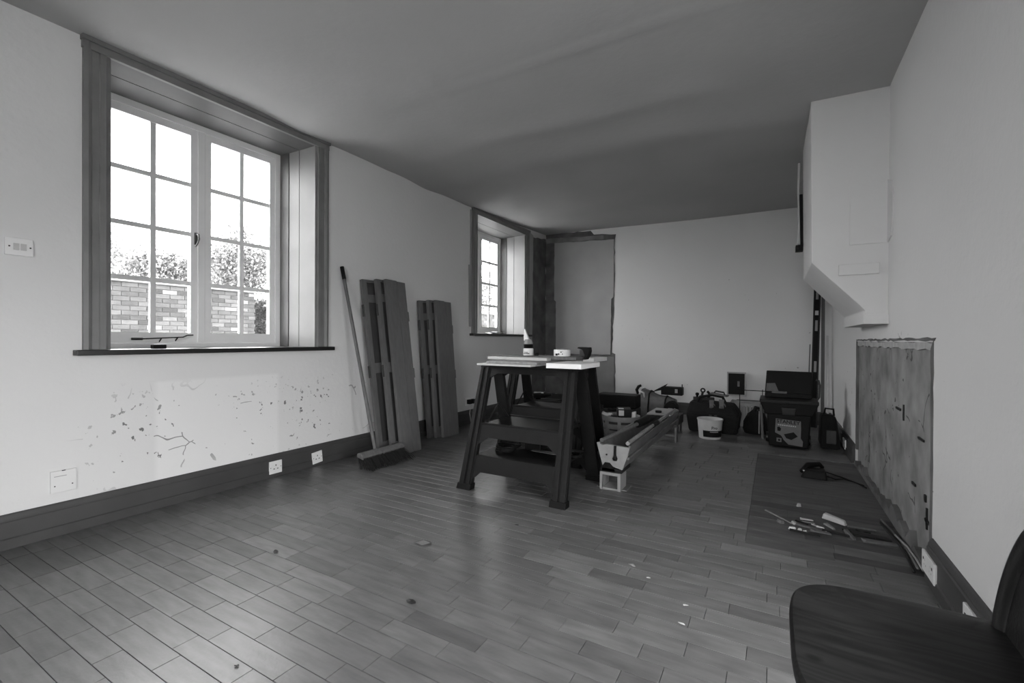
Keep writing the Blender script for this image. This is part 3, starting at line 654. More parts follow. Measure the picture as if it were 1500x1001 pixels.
# ------------------------------------------------------------------ folding saw horses
def sawhorse(label, loc, rz=0):
    r = thing('saw_horse', label, 'saw horse', loc, rz, 'folding saw horses'); H = .775
    for s_ in (-1, 1):     # front (-y) and back (+y) frames
        def P_(x, z, off=0.0):
            yb = s_ * (.305 - .225 * z / H)
            return (x, yb + s_ * off, z)
        fr = bpy.data.objects.new('side_frame', None)
        b = MB()
        def panel(poly, t0=-.022, t1=0.0):
            a = [P_(x, z, t1) for x, z in poly]; c = [P_(x, z, t0) for x, z in poly]; n = len(a)
            b.add(a + c, [tuple(range(n)), tuple(range(2 * n - 1, n - 1, -1))] + [(i, (i + 1) % n, n + (i + 1) % n, n + i) for i in range(n)])
        # crown, mid rail and low rail with arched corners
        panel([(-.345, H), (.345, H), (.347, .70), (.275, .70), (.215, .735), (-.215, .735), (-.275, .70), (-.347, .70)])
        panel([(-.285, .395), (.285, .395), (.30, .31), (.29, .27), (.215, .325), (-.215, .325), (-.29, .27), (-.30, .31)])
        panel([(-.30, .205), (.30, .205), (.31, .125), (.315, .06), (.29, .06), (.235, .115), (-.235, .115), (-.29, .06), (-.315, .06), (-.31, .125)])
        main = b.build('side_frame', M_HORSE, r, bevel=.004)
        bm = bmesh.new(); bm.from_mesh(main.data); bmesh.ops.recalc_face_normals(bm, faces=bm.faces); bm.to_mesh(main.data); bm.free()
        for q in (-1, 1):   # legs: hollow ribbed posts
            b = MB(); 
            for x0, x1, o0, o1 in ((.270, .345, -.030, .004), (.281, .296, .0, .012), (.322, .343, .0, .014)):
                bt = [P_(q * (x0 + .012), .0, o0), P_(q * (x1 + .027), .0, o0), P_(q * (x1 + .027), .0, o1), P_(q * (x0 + .012), .0, o1)]
                tp = [P_(q * x0, H - .005, o0), P_(q * x1, H - .005, o0), P_(q * x1, H - .005, o1), P_(q * x0, H - .005, o1)]
                b.hexa(bt, tp)
            o = b.build('leg', M_HORSE, r, bevel=.003); bm = bmesh.new(); bm.from_mesh(o.data); bmesh.ops.recalc_face_normals(bm, faces=bm.faces); bm.to_mesh(o.data); bm.free()
            b = MB(); b.hexa([P_(q * .276, 0, -.038), P_(q * .380, 0, -.038), P_(q * .380, 0, .022), P_(q * .276, 0, .022)], [P_(q * .276, .035, -.036), P_(q * .378, .035, -.036), P_(q * .378, .035, .018), P_(q * .276, .035, .018)])
            f = b.build('foot', M_BLACK, o, bevel=.004); bm = bmesh.new(); bm.from_mesh(f.data); bmesh.ops.recalc_face_normals(bm, faces=bm.faces); bm.to_mesh(f.data); bm.free()
    b = MB(); b.box((-.352, -.088, H - .012), (.352, .088, H + .012)); b.build('top_beam', M_HORSE, r, bevel=.006)
    b = MB(); b.box((-.280, -.185, .388), (.280, .185, .402)); b.box((-.28, -.19, .398), (.28, -.175, .412)); b.box((-.28, .175, .398), (.28, .19, .412)); b.build('folding_shelf', M_HORSE, r, bevel=.002)
    b = MB(); b.box((-.295, -.235, .196), (.295, .235, .208)); b.build('low_tray', M_HORSE, r, bevel=.002)
    for q in (-1, 1):
        b = MB(); b.tube([(q * .262, -.19, .36), (q * .262, 0, .52), (q * .262, .19, .36)], .007, 6); b.build('stay_bar', M_METALD, r)
    return r
sawhorse('black folding saw horse in front, carrying boards and tins', (-1.392, 2.700, 0), 0)
sawhorse('black folding saw horse standing behind the front one', (-1.625, 3.52, 0), 0)

# boards across the saw horses
def board(label, x0, x1, y0, y1, z0, z1, m_, rz=0.0, tilt=0.0, group='boards on the saw horses', name='plank', bev=.003):
    cx, cy = (x0 + x1) / 2, (y0 + y1) / 2
    b = MB(); b.box((x0 - cx, y0 - cy, 0), (x1 - cx, y1 - cy, z1 - z0)); o = b.build(name, m_, None, (cx, cy, z0), bevel=bev); o.rotation_euler = (tilt, 0, rz)
    return tag(o, label, 'board', group)
T0 = .788
board('white plank end overhanging the front saw horse', -1.185, -.962, 2.475, 2.80, T0, T0 + .030, M_WHITE, .0)
board('pale thin sheet at left on the front saw horse', -1.70, -1.30, 2.50, 3.62, T0, T0 + .012, M_OFFW, 0)
board('long off white board above the thin sheet', -1.665, -1.29, 2.56, 3.62, T0 + .0125, T0 + .026, M_WOOD, 0)
board('white offcut on the rear saw horse end', -1.285, -1.195, 3.34, 3.66, T0, T0 + .030, M_WHITE, .0)
board('dark topped board lying over the planks', -1.86, -1.16, 2.87, 3.14, T0 + .0305, T0 + .052, M_WOODM, .03)
board('pale strip lying along the dark topped board', -1.80, -1.32, 2.78, 2.84, T0 + .0265, T0 + .046, M_OFFW, -.03)
TB = T0 + .054
# bottle, tin, scraper
r = thing('filler_bottle', 'squat bottle with white label and slanted white nozzle', 'bottle', (-1.565, 2.97, TB))
b = MB(); b.lathe([(.036, 0), (.038, .003), (.038, .048), (.034, .052)], 20); b.build('body', M_PLASTIC, r, smooth='auto')
b = MB(); b.lathe([(.0385, .012), (.0385, .018)], 20, a0=-2.2, a1=-.9); b.lathe([(.0385, .022), (.0385, .026)], 20, a0=-2.0, a1=-1.2); b.build('label_print', M_METALD, r)
b = MB(); pr = []
for k in range(6): pr += [(.034, .052 + k * .0055), (.036, .0545 + k * .0055)]
b.lathe(pr, 20); b.build('ribbed_collar', M_BLACK, r, smooth=False)
b = MB(); b.lathe([(.033, .083), (.030, .10), (.024, .118)], 16); b.build('shoulder', mat('clear_grey', .22, .3), r, smooth='auto')
b = MB(); b.hexa([(-.034, -.012, .108), (.012, -.012, .104), (.012, .012, .104), (-.034, .012, .108)], [(-.034, -.006, .192), (-.028, -.006, .192), (-.028, .006, .192), (-.034, .006, .192)]); b.build('nozzle', M_PLASTIC, r, bevel=.002)
r = thing('round_tin', 'low white round tin with dark printed marks', 'tin', (-1.295, 2.965, TB))
b = MB(); b.lathe([(.056, 0), (.058, .002), (.058, .044), (.056, .047), (.050, .047), (.050, .044)], 28); b.build('body', M_PLASTIC, r, smooth='auto')
b = MB(); b.lathe([(.0, .045), (.040, .045), (.040, .052), (.034, .052), (.034, .049), (0, .049)], 24); b.build('lid', M_STEEL, r, smooth='auto')
b = MB()
for a, z, da, dz in ((-2.05, .006, .35, .014), (-1.85, .014, .30, .006), (-1.62, .010, .12, .012), (-1.35, .026, .14, .009), (-1.16, .012, .08, .010), (-1.12, .030, .06, .006)): b.lathe([(.0585, z), (.0585, z + dz)], 4, a0=a, a1=a + da)
b.build('printed_marks', M_BLACK, r)
r = thing('scraper', 'black curved rubber float standing beside the tin', 'float', (-1.145, 2.98, TB - .02))
b = MB(); poly = [(-.045, 0, .078), (-.036, 0, .086), (.040, 0, .084), (.044, 0, .060), (.036, 0, .028), (.018, 0, 0), (.006, 0, .0), (.010, 0, .030), (-.004, 0, .066)]
b.prism(poly, (0, .06, 0)); o = b.build('blade', M_BLACK, r, bevel=.003); b = MB(); b.prism([(-.034, .02, .02), (.010, .02, .02), (.002, .02, .066), (-.034, .02, .066)], (0, .02, 0)); b.build('handle', M_SHUTD, r, bevel=.004)
r = thing('small_black_cap', 'small black cap beside the filler bottle', 'cap', (-1.502, 2.98, TB)); b = MB(); b.lathe([(.016, 0), (.016, .012), (.010, .018)], 14); b.build('cap_shell', M_BLACK, r, smooth='auto')

# things on the trays of the saw horses
r = thing('cable_coil', 'coil of dark cable on low tray of front saw horse', 'cable', (-1.575, 2.66, .209)); b = MB()
for k in range(4):
    R_ = .060 + .006 * k; b.tube([(R_ * math.cos(a) + .01 * k, R_ * math.sin(a) * 1.1, .006 + .012 * k + .004 * math.sin(3 * a + k)) for a in [2 * PI * i / 22 for i in range(22)]], .0055, 6, closed=True)
b.build('cable_loops', M_BLACK, r, smooth=True)
r = thing('black_case', 'small black case under the front saw horse shelf', 'case', (-1.40, 2.80, .209)); b = MB(); b.box((-.07, -.055, 0), (.05, .06, .125)); b.build('case_body', M_BLACK, r, bevel=.008); b = MB(); b.tube([(-.03, 0, .12), (-.03, 0, .145), (.02, 0, .145), (.02, 0, .12)], .006, 6); b.build('handle', M_BLACK, r)
r = thing('hand_saw', 'saw lying flat on low tray behind black case', 'saw', (-1.25, 2.74, .209)); b = MB(); b.add([(-.16, -.02, .004), (.12, -.045, .004), (.12, .045, .004), (-.16, .012, .004), (-.16, -.02, .006), (.12, -.045, .006), (.12, .045, .006), (-.16, .012, .006)], [(0, 3, 2, 1), (4, 5, 6, 7), (0, 1, 5, 4), (1, 2, 6, 5), (2, 3, 7, 6), (3, 0, 4, 7)]); b.build('blade', M_STEEL, r)
b = MB(); b.tube([(.11, -.035, .012), (.17, -.05, .012), (.185, 0, .012), (.17, .045, .012), (.11, .035, .012)], .011, 8); b.build('handle', M_BLACK, r, smooth=True)
r = thing('power_drill', 'dark power drill seen through the front saw horse', 'drill', (-2.22, 4.60, 0)); b = MB()
b.box((-.20, -.10, 0), (.16, .14, .29)); b.build('case', M_BLACK, r, bevel=.01); b = MB(); b.tube([(-.12, 0, .335), (.02, 0, .345)], [.038, .034], 14); b.tube([(.02, 0, .345), (.09, 0, .352)], [.028, .014], 12); b.build('motor', M_METALD, r, smooth='auto')
b = MB(); b.lathe([(.013, 0), (.013, .01)], 10, (0.0, -.05, .365)); b.build('chuck_light', M_PLASTIC, r); b = MB(); b.box((-.10, -.018, .288), (-.05, .018, .33)); b.build('grip', M_BLACK, r, bevel=.008)

# ------------------------------------------------------------------ folded saw stand on the floor
r = thing('saw_stand', 'long folded metal stand with white end plate on floor', 'stand', (-.892, 2.85, 0)); ox = -.892
LN = 1.72
b = MB()
for xa, xb in ((-.107, -.055), (.107, .058)):
    s_ = 1 if xa < 0 else -1
    b.hexa([(xb, .03, .135), (xb + s_ * .012, .03, .135), (xb + s_ * .012, LN, .135), (xb, LN, .135)] if s_ > 0 else [(xb - .012, .03, .135), (xb, .03, .135), (xb, LN, .135), (xb - .012, LN, .135)],
           [(xa, .03, .288), (xa + s_ * .012, .03, .288), (xa + s_ * .012, LN, .288), (xa, LN, .288)] if s_ > 0 else [(xa - .012, .03, .288), (xa, .03, .288), (xa, LN, .288), (xa - .012, LN, .288)])
b.box((-.056, .03, .130), (.058, LN, .142)); b.build('channel_body', M_STEEL, r)
b = MB(); b.box((.070, .03, .200), (.096, LN, .214)); b.build('side_rib', M_STEEL, r)
# end plate with notch
prof = [(-.107, .292), (-.092, .296), (-.082, .284), (-.066, .281), (-.045, .288), (.107, .280), (.094, .225), (.062, .135), (.0, .150), (-.05, .150), (-.066, .145)]
b = MB(); b.prism([(x, .005, z) for x, z in prof], (0, .022, 0)); o = b.build('end_plate', M_PLATE, r)
bm = bmesh.new(); bm.from_mesh(o.data); bmesh.ops.triangulate(bm, faces=[f for f in bm.faces if len(f.verts) > 4]); bmesh.ops.recalc_face_normals(bm, faces=bm.faces); bm.to_mesh(o.data); bm.free()
b = MB(); b.box((.010, -.006, .215), (.024, .006, .285)); b.lathe([(.012, 0), (.017, .012), (.010, .03)], 12, (.017, -.002, .192)); b.build('locking_lever', M_BLACK, o, smooth='auto')
b = MB(); b.lathe([(.0, .0), (.005, .0)], 8, (-.04, .004, .22)); b.tube([(-.04, .006, .222), (-.04, .002, .222)], .006, 8); b.build('bolt', M_BLACK, o)
b = MB(); b.prism([(-.07, .0, .118), (.02, .0, .118), (.0, .0, .152), (-.02, .0, .172), (-.05, .0, .172), (-.066, .0, .150)], (0, .03, 0)); b.build('black_clamp', M_BLACK, r)
b = MB(); b.box((-.078, .0, .112), (.060, .20, .136)); b.build('bracket', M_METALD, r)
b = MB(); t_ = .018
b.box((-.080, -.01, 0), (-.080 + t_, .12, .112)); b.box((.055 - t_, -.01, 0), (.055, .12, .112)); b.box((-.080 + t_, -.01, .094), (.055 - t_, .12, .112)); b.box((-.080 + t_, -.01, 0), (.055 - t_, .12, .014)); b.build('square_foot', M_PLATE, r, bevel=.002)
b = MB(); b.box((-.110, .02, 0), (.085, .14, .006)); b.build('foot_plate', M_STEEL, r)
b = MB(); b.box((-.10, LN - .09, 0), (-.085, LN - .02, .14)); b.box((.085, LN - .09, 0), (.10, LN - .02, .14)); b.box((-.10, LN - .08, .05), (.10, LN - .05, .065)); b.build('rear_foot', M_STEEL, r)
b = MB(); b.tube([(.086, .04, .300), (.080, LN * .45, .300)], .013, 10); b.tube([(.080, LN * .52, .300), (.076, LN - .05, .302)], .013, 10); b.build('slide_bar', M_WOOD, r, smooth='auto')
b = MB(); b.tube([(.080, LN * .44, .300), (.080, LN * .53, .300)], .020, 10); b.build('bar_collar', M_BLACK, r, smooth='auto')
b = MB(); b.tube([(-.085, .04, .302), (-.010, LN * .40, .318)], .014, 10); b.build('slide_bar', M_WOODM, r, smooth='auto')
b = MB(); b.tube([(-.012, LN * .38, .318), (.015, LN * .48, .330), (.03, LN * .58, .325)], [.030, .036, .020], 10); b.build('grip', M_BLACK, r, smooth='auto')
b = MB(); b.box((-.105, LN - .38, .288), (.10, LN, .300)); b.build('rear_table', M_TRIM3, r, bevel=.003)
b = MB(); b.tube([(-.02, LN - .30, .300), (-.02, LN - .30, .318)], .028, 12); b.build('rear_knob', M_BLACK, r, smooth='auto')

# white oval slatted tub with things in it
r = thing('oval_tub', 'white oval plastic tub with slots beside the saw horse', 'tub', (-1.205, 4.07, 0)); sy = .86
b = MB(); b.lathe([(.125, .004), (.150, .25)], 28, sy=sy); b.lathe([(0, .006), (.125, .006)], 28, sy=sy); b.build('inner_shell', mat('tub_inner', .06, .7), r, smooth='auto')
for z0, z1, ra, rb_ in ((.238, .282, .170, .176), (.172, .214, .160, .165), (.118, .156, .152, .157), (.0, .102, .132, .150)):
    b = MB(); b.lathe([(ra - .008, z0), (ra, z0), (rb_, z1), (rb_ - .008, z1), (ra - .008, z0)], 32, sy=sy); b.build('slatted_band', M_PLATE, r, smooth='auto')
for k in range(8):
    a = k * PI / 4 + .2; b = MB(); R_ = Matrix.Rotation(a, 3, 'Z'); b.box((.140, -.014, .05), (.166, .014, .25)); b.v = [((R_ @ Vector(p)).x, (R_ @ Vector(p)).y * sy, p[2]) for p in b.v]; b.build('upright', M_PLATE, r)
b = MB(); b.lathe([(0, .275), (.09, .272), (.148, .250)], 20, sy=sy); b.build('dark_rag', M_CANVD, r, smooth=True)
r = thing('battery_pack', 'black battery pack with pale label on top of tub', 'battery', (-1.165, 4.03, .276), .35)
b = MB(); b.box((-.055, -.08, 0), (.065, .08, .075)); b.build('pack_body', M_BLACK, r, bevel=.008); b = MB(); b.box((-.045, -.0815, .02), (.0, -.079, .066)); b.box((-.045, -.07, .0745), (.0, .0, .0765)); b.build('label_sticker', M_OFFW, r)
r = thing('plaster_wedge', 'white broken wedge lying in the tub', 'rubble', (-1.085, 4.02, .268)); b = MB(); b.prism([(-.03, 0, 0), (.03, 0, 0), (.028, 0, .06), (.0, 0, .055)], (0, .04, 0)); o_ = b.build('wedge_piece', M_PLASTIC, r, bevel=.003)
r = thing('rag', 'crumpled pale rag on the left rim of tub', 'rag', (-1.305, 4.00, .268)); b = MB(); random.seed(17)
vs = [(-.05 + .1 * i / 6 + random.uniform(-.006, .006), -.05 + .1 * j / 6 + random.uniform(-.006, .006), .008 + random.uniform(0, .035)) for i in range(7) for j in range(7)]
b.add(vs, [(i * 7 + j, (i + 1) * 7 + j, (i + 1) * 7 + j + 1, i * 7 + j + 1) for i in range(6) for j in range(6)]); b.build('rag_cloth', M_OFFW, r, smooth=True)
r = thing('tool_case', 'dark plastic tool case behind the white oval tub', 'case', (-1.50, 5.0, 0))
b = MB(); b.box((-.22, -.11, 0), (.22, .11, .21)); b.build('case_base', M_SHUTD, r, bevel=.012); b = MB(); b.box((-.22, -.11, .215), (.22, .11, .36)); b.build('case_lid', M_BLACK, r, bevel=.015)
b = MB(); b.tube([(-.07, -.112, .20), (-.07, -.15, .20), (.07, -.15, .20), (.07, -.112, .20)], .011, 8); b.build('handle', M_BLACK, r, smooth='auto')
for xx in (-.15, .15): b = MB(); b.box((xx - .02, -.118, .19), (xx + .02, -.108, .24)); b.build('latch', M_METALD, r)

# grey canvas holdall with strap
r = thing('canvas_holdall', 'grey canvas holdall with dark straps by far wall', 'bag', (-1.20, 5.62, 0))
b = MB(); n = 14; secs = [(-.245, .10, .17, .20), (-.235, .13, .30, .17), (-.18, .15, .375, .17), (-.10, .155, .34, .16), (.0, .155, .30, .15), (.12, .155, .285, .145), (.19, .14, .26, .14), (.215, .10, .17, .14)]
vs = []
for x, ry, top, cz in secs:
    for k in range(n):
        a = 2 * PI * k / n; c_, s_ = math.cos(a), math.sin(a); sg = lambda v: math.copysign(abs(v) ** .55, v)
        vs.append((x, ry * sg(c_), max(.002, (top / 2) + (top / 2) * sg(s_))))
b.add(vs, [(i * n + k, i * n + (k + 1) % n, (i + 1) * n + (k + 1) % n, (i + 1) * n + k) for i in range(len(secs) - 1) for k in range(n)] + [tuple(range(n)), tuple((len(secs) - 1) * n + k for k in range(n))])
o = b.build('bag_body', M_CANVAS, r, smooth='auto')
for xx, top, ry in ((-.085, .345, .160), (.10, .292, .160)):
    b = MB(); b.tube([(xx, -ry, .01), (xx, -ry - .006, .16), (xx + .005, -ry + .03, top - .02), (xx, 0, top + .004), (xx, ry - .03, top - .02), (xx, ry, .02)], .010, 6); b.build('strap', M_CANVD, r, smooth='auto')
b = MB(); b.tube([(-.225, -.08, .31), (-.235, -.10, .36), (-.215, -.09, .40), (-.185, -.08, .415)], [.016, .018, .018, .014], 8); b.build('grab_handle', M_CANVD, r, smooth=True)
b = MB(); b.tube([(-.20, -.13, .30), (-.175, -.13, .345), (-.14, -.14, .33), (-.13, -.15, .28)], [.012, .014, .012, .008], 7); b.build('zip_pull', M_OFFW, r, smooth=True)
r = thing('site_radio', 'black boxy site radio resting on the canvas holdall', 'radio', (-1.055, 5.66, .310))
b = MB(); b.box((-.115, -.06, 0), (.125, .06, .095)); b.build('radio_body', M_BLACK, r, bevel=.008)
b = MB(); b.box((.045, -.0625, .03), (.075, -.059, .075)); b.build('dial_panel', M_TRIM3, r); b = MB(); b.tube([(.112, .02, .09), (.112, .02, .128)], .006, 6); b.build('aerial', M_BLACK, r)
b = MB(); b.hexa([(-.20, -.03, .03), (-.115, -.03, .05), (-.115, .03, .05), (-.20, .03, .03)], [(-.20, -.03, .042), (-.05, -.03, .128), (-.05, .03, .128), (-.20, .03, .042)]); b.build('flap_handle', M_BLACK, r, bevel=.003)
# low step with reel
r = thing('step_stool', 'low dark step stool behind the saw stand', 'stool', (-.925, 5.02, 0))
b = MB(); b.hexa([(-.085, -.10, .085), (.075, -.10, .085), (.085, .12, .085), (-.10, .12, .085)], [(-.085, -.085, .185), (.085, -.085, .185), (.09, .12, .185), (-.10, .12, .185)]); b.build('top', M_SHUTD, r, bevel=.006)
for xx in (-.075, .055):
    for yy in (-.09, .09): b = MB(); b.box((xx, yy, 0), (xx + .018, yy + .02, .088)); b.build('leg', M_SHUTD, r)
r = thing('cable_reel', 'black cable reel lying on the low stool', 'cable reel', (-.935, 5.00, .186))
b = MB(); c = [(.0, -.07), (.060, -.07), (.066, -.062), (.066, -.045), (.045, -.04), (.045, .04), (.066, .045), (.066, .062), (.060, .07), (0, .07)]
b.lathe(c, 22); b.v = [(x, z, y + .067) for x, y, z in b.v]; b.build('drum', M_BLACK, r, smooth='auto'); b = MB(); b.box((-.020, -.073, .060), (.024, -.069, .068)); b.build('label_strip', M_TRIM3, r)

# black tool bag with tools
r = thing('tool_bag', 'black open tool bag crammed with tools behind bucket', 'bag', (-.565, 5.30, 0))
b = MB(); B_ = [(-.22, -.17, 0), (.24, -.17, 0), (.24, .17, 0), (-.22, .17, 0)]
M1 = [(-.25, -.18, .2), (.27, -.18, .2), (.27, .18, .2), (-.25, .18, .2)]; T_ = [(-.22, -.12, .31), (.20, -.12, .30), (.20, .12, .30), (-.22, .12, .31)]
b.hexa(B_, M1); o = b.build('bag_body', M_CANVD, r, bevel=.03); b = MB(); b.hexa([(x, y, z - .01) for x, y, z in M1], T_); b.build('bag_mouth', M_CANVD, r, bevel=.03)
b = MB(); b.tube([(-.15, -.10, .29), (-.12, -.09, .36), (.0, -.085, .385), (.10, -.09, .37), (.14, -.10, .29)], .014, 8); b.build('carry_handle', M_CANVD, r, smooth='auto')
for xx in (-.02, .03): b = MB(); b.box((xx, -.19, .06), (xx + .025, -.18, .19)); b.build('pocket_strap', M_SHUTD, r)
def ringtool(label, name, loc, rx_, L_, m_):
    r = thing(name, label, 'tool', loc); r.rotation_euler = rx_; b = MB(); b.box((-.012, -.006, 0), (.012, .006, L_)); b.build('shaft', m_, r, bevel=.003)
    b = MB(); b.tube([(.019 * math.cos(a), 0, L_ + .014 + .019 * math.sin(a)) for a in [2 * PI * i / 14 for i in range(14)]], .008, 8, closed=True); b.build('ring_end', m_, r, smooth=True)
ringtool('ring ended spanner standing in the black tool bag', 'ring_spanner', (-.68, 5.25, .29), (.1, .15, 0), .125, M_METALD)
r = thing('hand_plane', 'dark plane lying across the black tool bag', 'tool', (-.655, 5.31, .312), .2); b = MB(); b.box((-.11, -.03, 0), (.10, .03, .035)); b.build('sole', M_METALD, r, bevel=.004); b = MB(); b.tube([(.04, 0, .03), (.055, 0, .07), (.03, 0, .10)], [.014, .016, .012], 8); b.build('tote', M_BLACK, r, smooth=True); b = MB(); b.lathe([(.012, .03), (.012, .05), (.020, .065), (.014, .08), (0, .083)], 12, (-.07, 0, 0)); b.build('knob', M_BLACK, r, smooth='auto')
def glove(label, loc, rz, sc):
    r = thing('work_glove', label, 'glove', loc, rz, 'gloves hanging on the tool bag'); b = MB()
    b.hexa([(-.032, -.012, -.06), (.032, -.012, -.06), (.036, .012, -.05), (-.036, .012, -.05)], [(-.042, -.012, .045), (.042, -.012, .045), (.042, .014, .05), (-.042, .014, .05)]); b.build('palm', M_CANVAS, r, bevel=.008)
    for k in range(4): x = -.027 + .018 * k; b = MB(); b.tube([(x, 0, -.055), (x * 1.08, -.006, -.085), (x * 1.1, -.002, -.112 + .006 * abs(k - 1.5))], [.0095, .009, .007], 7); b.build('finger', M_CANVAS, r, smooth=True)
    b = MB(); b.tube([(.034, 0, -.02), (.056, -.004, -.045), (.060, -.002, -.07)], [.011, .010, .008], 7); b.build('thumb', M_CANVAS, r, smooth=True); r.scale = (sc,) * 3
glove('pale work glove hanging over front of tool bag', (-.47, 5.160, .320), .0, .62)
glove('pale work glove slumped beside the spanner', (-.565, 5.158, .312), .4, .55)
r = thing('sanding_board', 'flat grey sanding board on top of tool bag', 'tool', (-.50, 5.24, .386), -.1); r.rotation_euler = (0, .12, -.1); b = MB(); b.box((-.085, -.05, 0), (.085, .05, .012)); b.build('plate', M_SHUT, r, bevel=.003); b = MB(); b.tube([(-.05, 0, .012), (-.04, 0, .035), (.04, 0, .035), (.05, 0, .012)], .009, 8); b.build('handle', M_SHUTD, r, smooth=True)
r = thing('dark_sack', 'slumped black sack between tool bag and toolbox', 'bag', (-.165, 5.40, 0)); b = MB(); b.lathe([(.0, .0), (.11, .0), (.125, .05), (.115, .12), (.08, .19), (.035, .225), (.0, .23)], 18, sy=1.0)
random.seed(8); b.v = [(x * (1 + random.uniform(-.07, .07)), y * (1 + random.uniform(-.07, .07)), z * (1 + random.uniform(-.06, .06))) for x, y, z in b.v]; b.build('sack_body', M_CANVD, r, smooth=True); b = MB(); b.tube([(-.02, 0, .215), (0, .01, .26), (.04, .0, .255)], [.02, .022, .012], 8); b.build('gathered_neck', M_CANVD, r, smooth=True)

# white filler bucket
r = thing('filler_bucket', 'white round plastic bucket with black label band', 'bucket', (-.548, 4.885, 0))
b = MB(); b.lathe([(.098, .0), (.100, .004), (.1135, .165), (.1135, .175), (.119, .176), (.120, .190), (.113, .190), (.108, .17), (.097, .01), (0, .01)], 36); b.build('bucket_wall', M_OFFW, r, smooth='auto')
fa = math.atan2(-4.885, .548)
def brad(z): return .1004 + (.1135 - .1004) * z / .165 + .0006
b = MB(); b.lathe([(brad(.022), .022), (brad(.085), .085)], 20, a0=fa - .62, a1=fa + 1.35); b.build('black_label', M_BLACK, r)
b = MB(); b.lathe([(brad(.072) + .0006, .070), (brad(.078) + .0006, .078)], 10, a0=fa + .0, a1=fa + .75); b.build('label_line', M_TRIM3, r)
def wrap(u, v, z0=.112, a0=fa + .38): R_ = brad(z0 + v) + .0006; a = a0 + u / R_; return (R_ * math.cos(a), R_ * math.sin(a), z0 + v)
text_mesh('Pro', .040, M_METALD, 'label_lettering', r, wrap, .0008)
b = MB(); b.tube([(.118 * math.cos(a), .118 * math.sin(a), .178 - .03 * max(0, math.sin((a - fa) + PI * .5 - PI / 2)) * 0) for a in [fa + PI + (i - 8) * PI / 16 for i in range(17)]], .003, 6); b.build('wire_bail', M_STEEL, r, smooth=True)

# dark wall box on the far wall, white crate, wire rack
r = thing('wall_box', 'dark square box with pale rim on far wall', 'wall box', (-.40, YB, .43))
b = MB(); b.box((-.095, -.075, -.135), (.095, 0, .135)); b.build('box_body', M_TRIM2, r, bevel=.003)
for a, c in (((-.104, -.085, -.145), (-.090, -.068, .145)), ((.090, -.085, -.145), (.104, -.068, .145)), ((-.09, -.085, .128), (.09, -.068, .145)), ((-.09, -.085, -.145), (.09, -.068, -.128))): b = MB(); b.box(a, c); b.build('rim', M_TRIM2, r)
b = MB(); b.box((-.089, -.080, -.127), (.089, -.070, .127)); p_ = b.build('door_panel', M_BLACK, r); b = MB(); b.box((.010, -.086, -.03), (.035, -.079, .035)); b.build('catch', M_SHUT, p_, bevel=.003)
r = thing('slatted_crate', 'white slatted plastic crate by the far wall', 'crate', (-.235, 5.86, 0))
for a, c in (((-.20, -.14, 0), (.20, .14, .012)), ((-.20, -.14, .23), (.20, -.128, .262)), ((-.20, .128, .23), (.20, .14, .262)), ((-.20, -.128, .23), (-.188, .128, .262)), ((.188, -.128, .23), (.20, .128, .262)), ((-.20, -.14, .012), (.20, -.128, .05))): b = MB(); b.box(a, c); b.build('crate_rail', M_PLATE, r)
for k in range(13):
    x = -.19 + .38 * k / 12; b = MB(); b.box((x - .008, -.138, .05), (x + .008, -.130, .23)); b.build('slat', M_PLATE, r); b = MB(); b.box((x - .008, .130, .012), (x + .008, .138, .23)); b.build('slat', M_PLATE, r)
r = thing('wire_rack', 'thin black wire rack standing beside the toolbox', 'rack', (-.22, 5.62, 0))
for p_, q_ in (((-.11, 0, 0), (-.11, 0, .43)), ((.11, 0, 0), (.11, 0, .43)), ((-.14, 0, .415), (.14, 0, .415)), ((-.14, 0, .305), (.14, 0, .305)), ((-.11, -.05, .004), (-.11, .05, .004)), ((.11, -.05, .004), (.11, .05, .004))): b = MB(); b.tube([p_, q_], .0045, 6); b.build('wire', M_BLACK, r)

# ------------------------------------------------------------------ rolling toolbox
r = thing('toolbox', 'tall black rolling toolbox with open lid and label', 'toolbox', (.110, 4.90, 0))
def fr(z): t = z / .42; return -.150 - .045 * t - .0, .150 + .075 * t   # left, right at height z
b = MB(); b.hexa([(-.150, -.15, .012), (.152, -.15, .012), (.152, .15, .012), (-.150, .15, .012)], [(-.168, -.152, .30), (.172, -.152, .30), (.172, .16, .30), (-.168, .16, .30)]); b.build('body', M_BLACK, r, bevel=.012)
b = MB(); b.hexa([(-.178, -.156, .296), (.182, -.156, .296), (.182, .165, .296), (-.178, .165, .296)], [(-.224, -.16, .40), (.224, -.16, .40), (.224, .17, .40), (-.224, .17, .40)]); b.build('upper_tray', M_BLACK, r, bevel=.010)
b = MB(); b.box((-.226, -.164, .398), (.226, .172, .428)); b.build('rim', mat('black_plastic_satin', .012, .5, spec=.2), r, bevel=.006)
b = MB(); b.hexa([(-.190, .06, .428), (.188, .06, .428), (.188, .165, .428), (-.190, .165, .428)], [(-.176, .115, .675), (.188, .115, .672), (.188, .19, .668), (-.176, .19, .670)]); lid = b.build('open_lid', M_BLACK, r, bevel=.008)
b = MB(); b.box((-.182, .02, .436), (.180, .064, .47)); b.build('lid_ledge', M_BLACK, lid)
b = MB(); b.hexa([(-.178, .05, .485), (-.075, .055, .485), (-.075, .068, .485), (-.178, .068, .485)], [(-.175, .078, .555), (-.105, .08, .56), (-.105, .09, .56), (-.175, .09, .555)]); b.build('paper_insert', M_SHUT, lid); b = MB(); b.box((-.13, .03, .47), (-.01, .06, .487)); b.build('tray_tool', M_SHUT, lid)
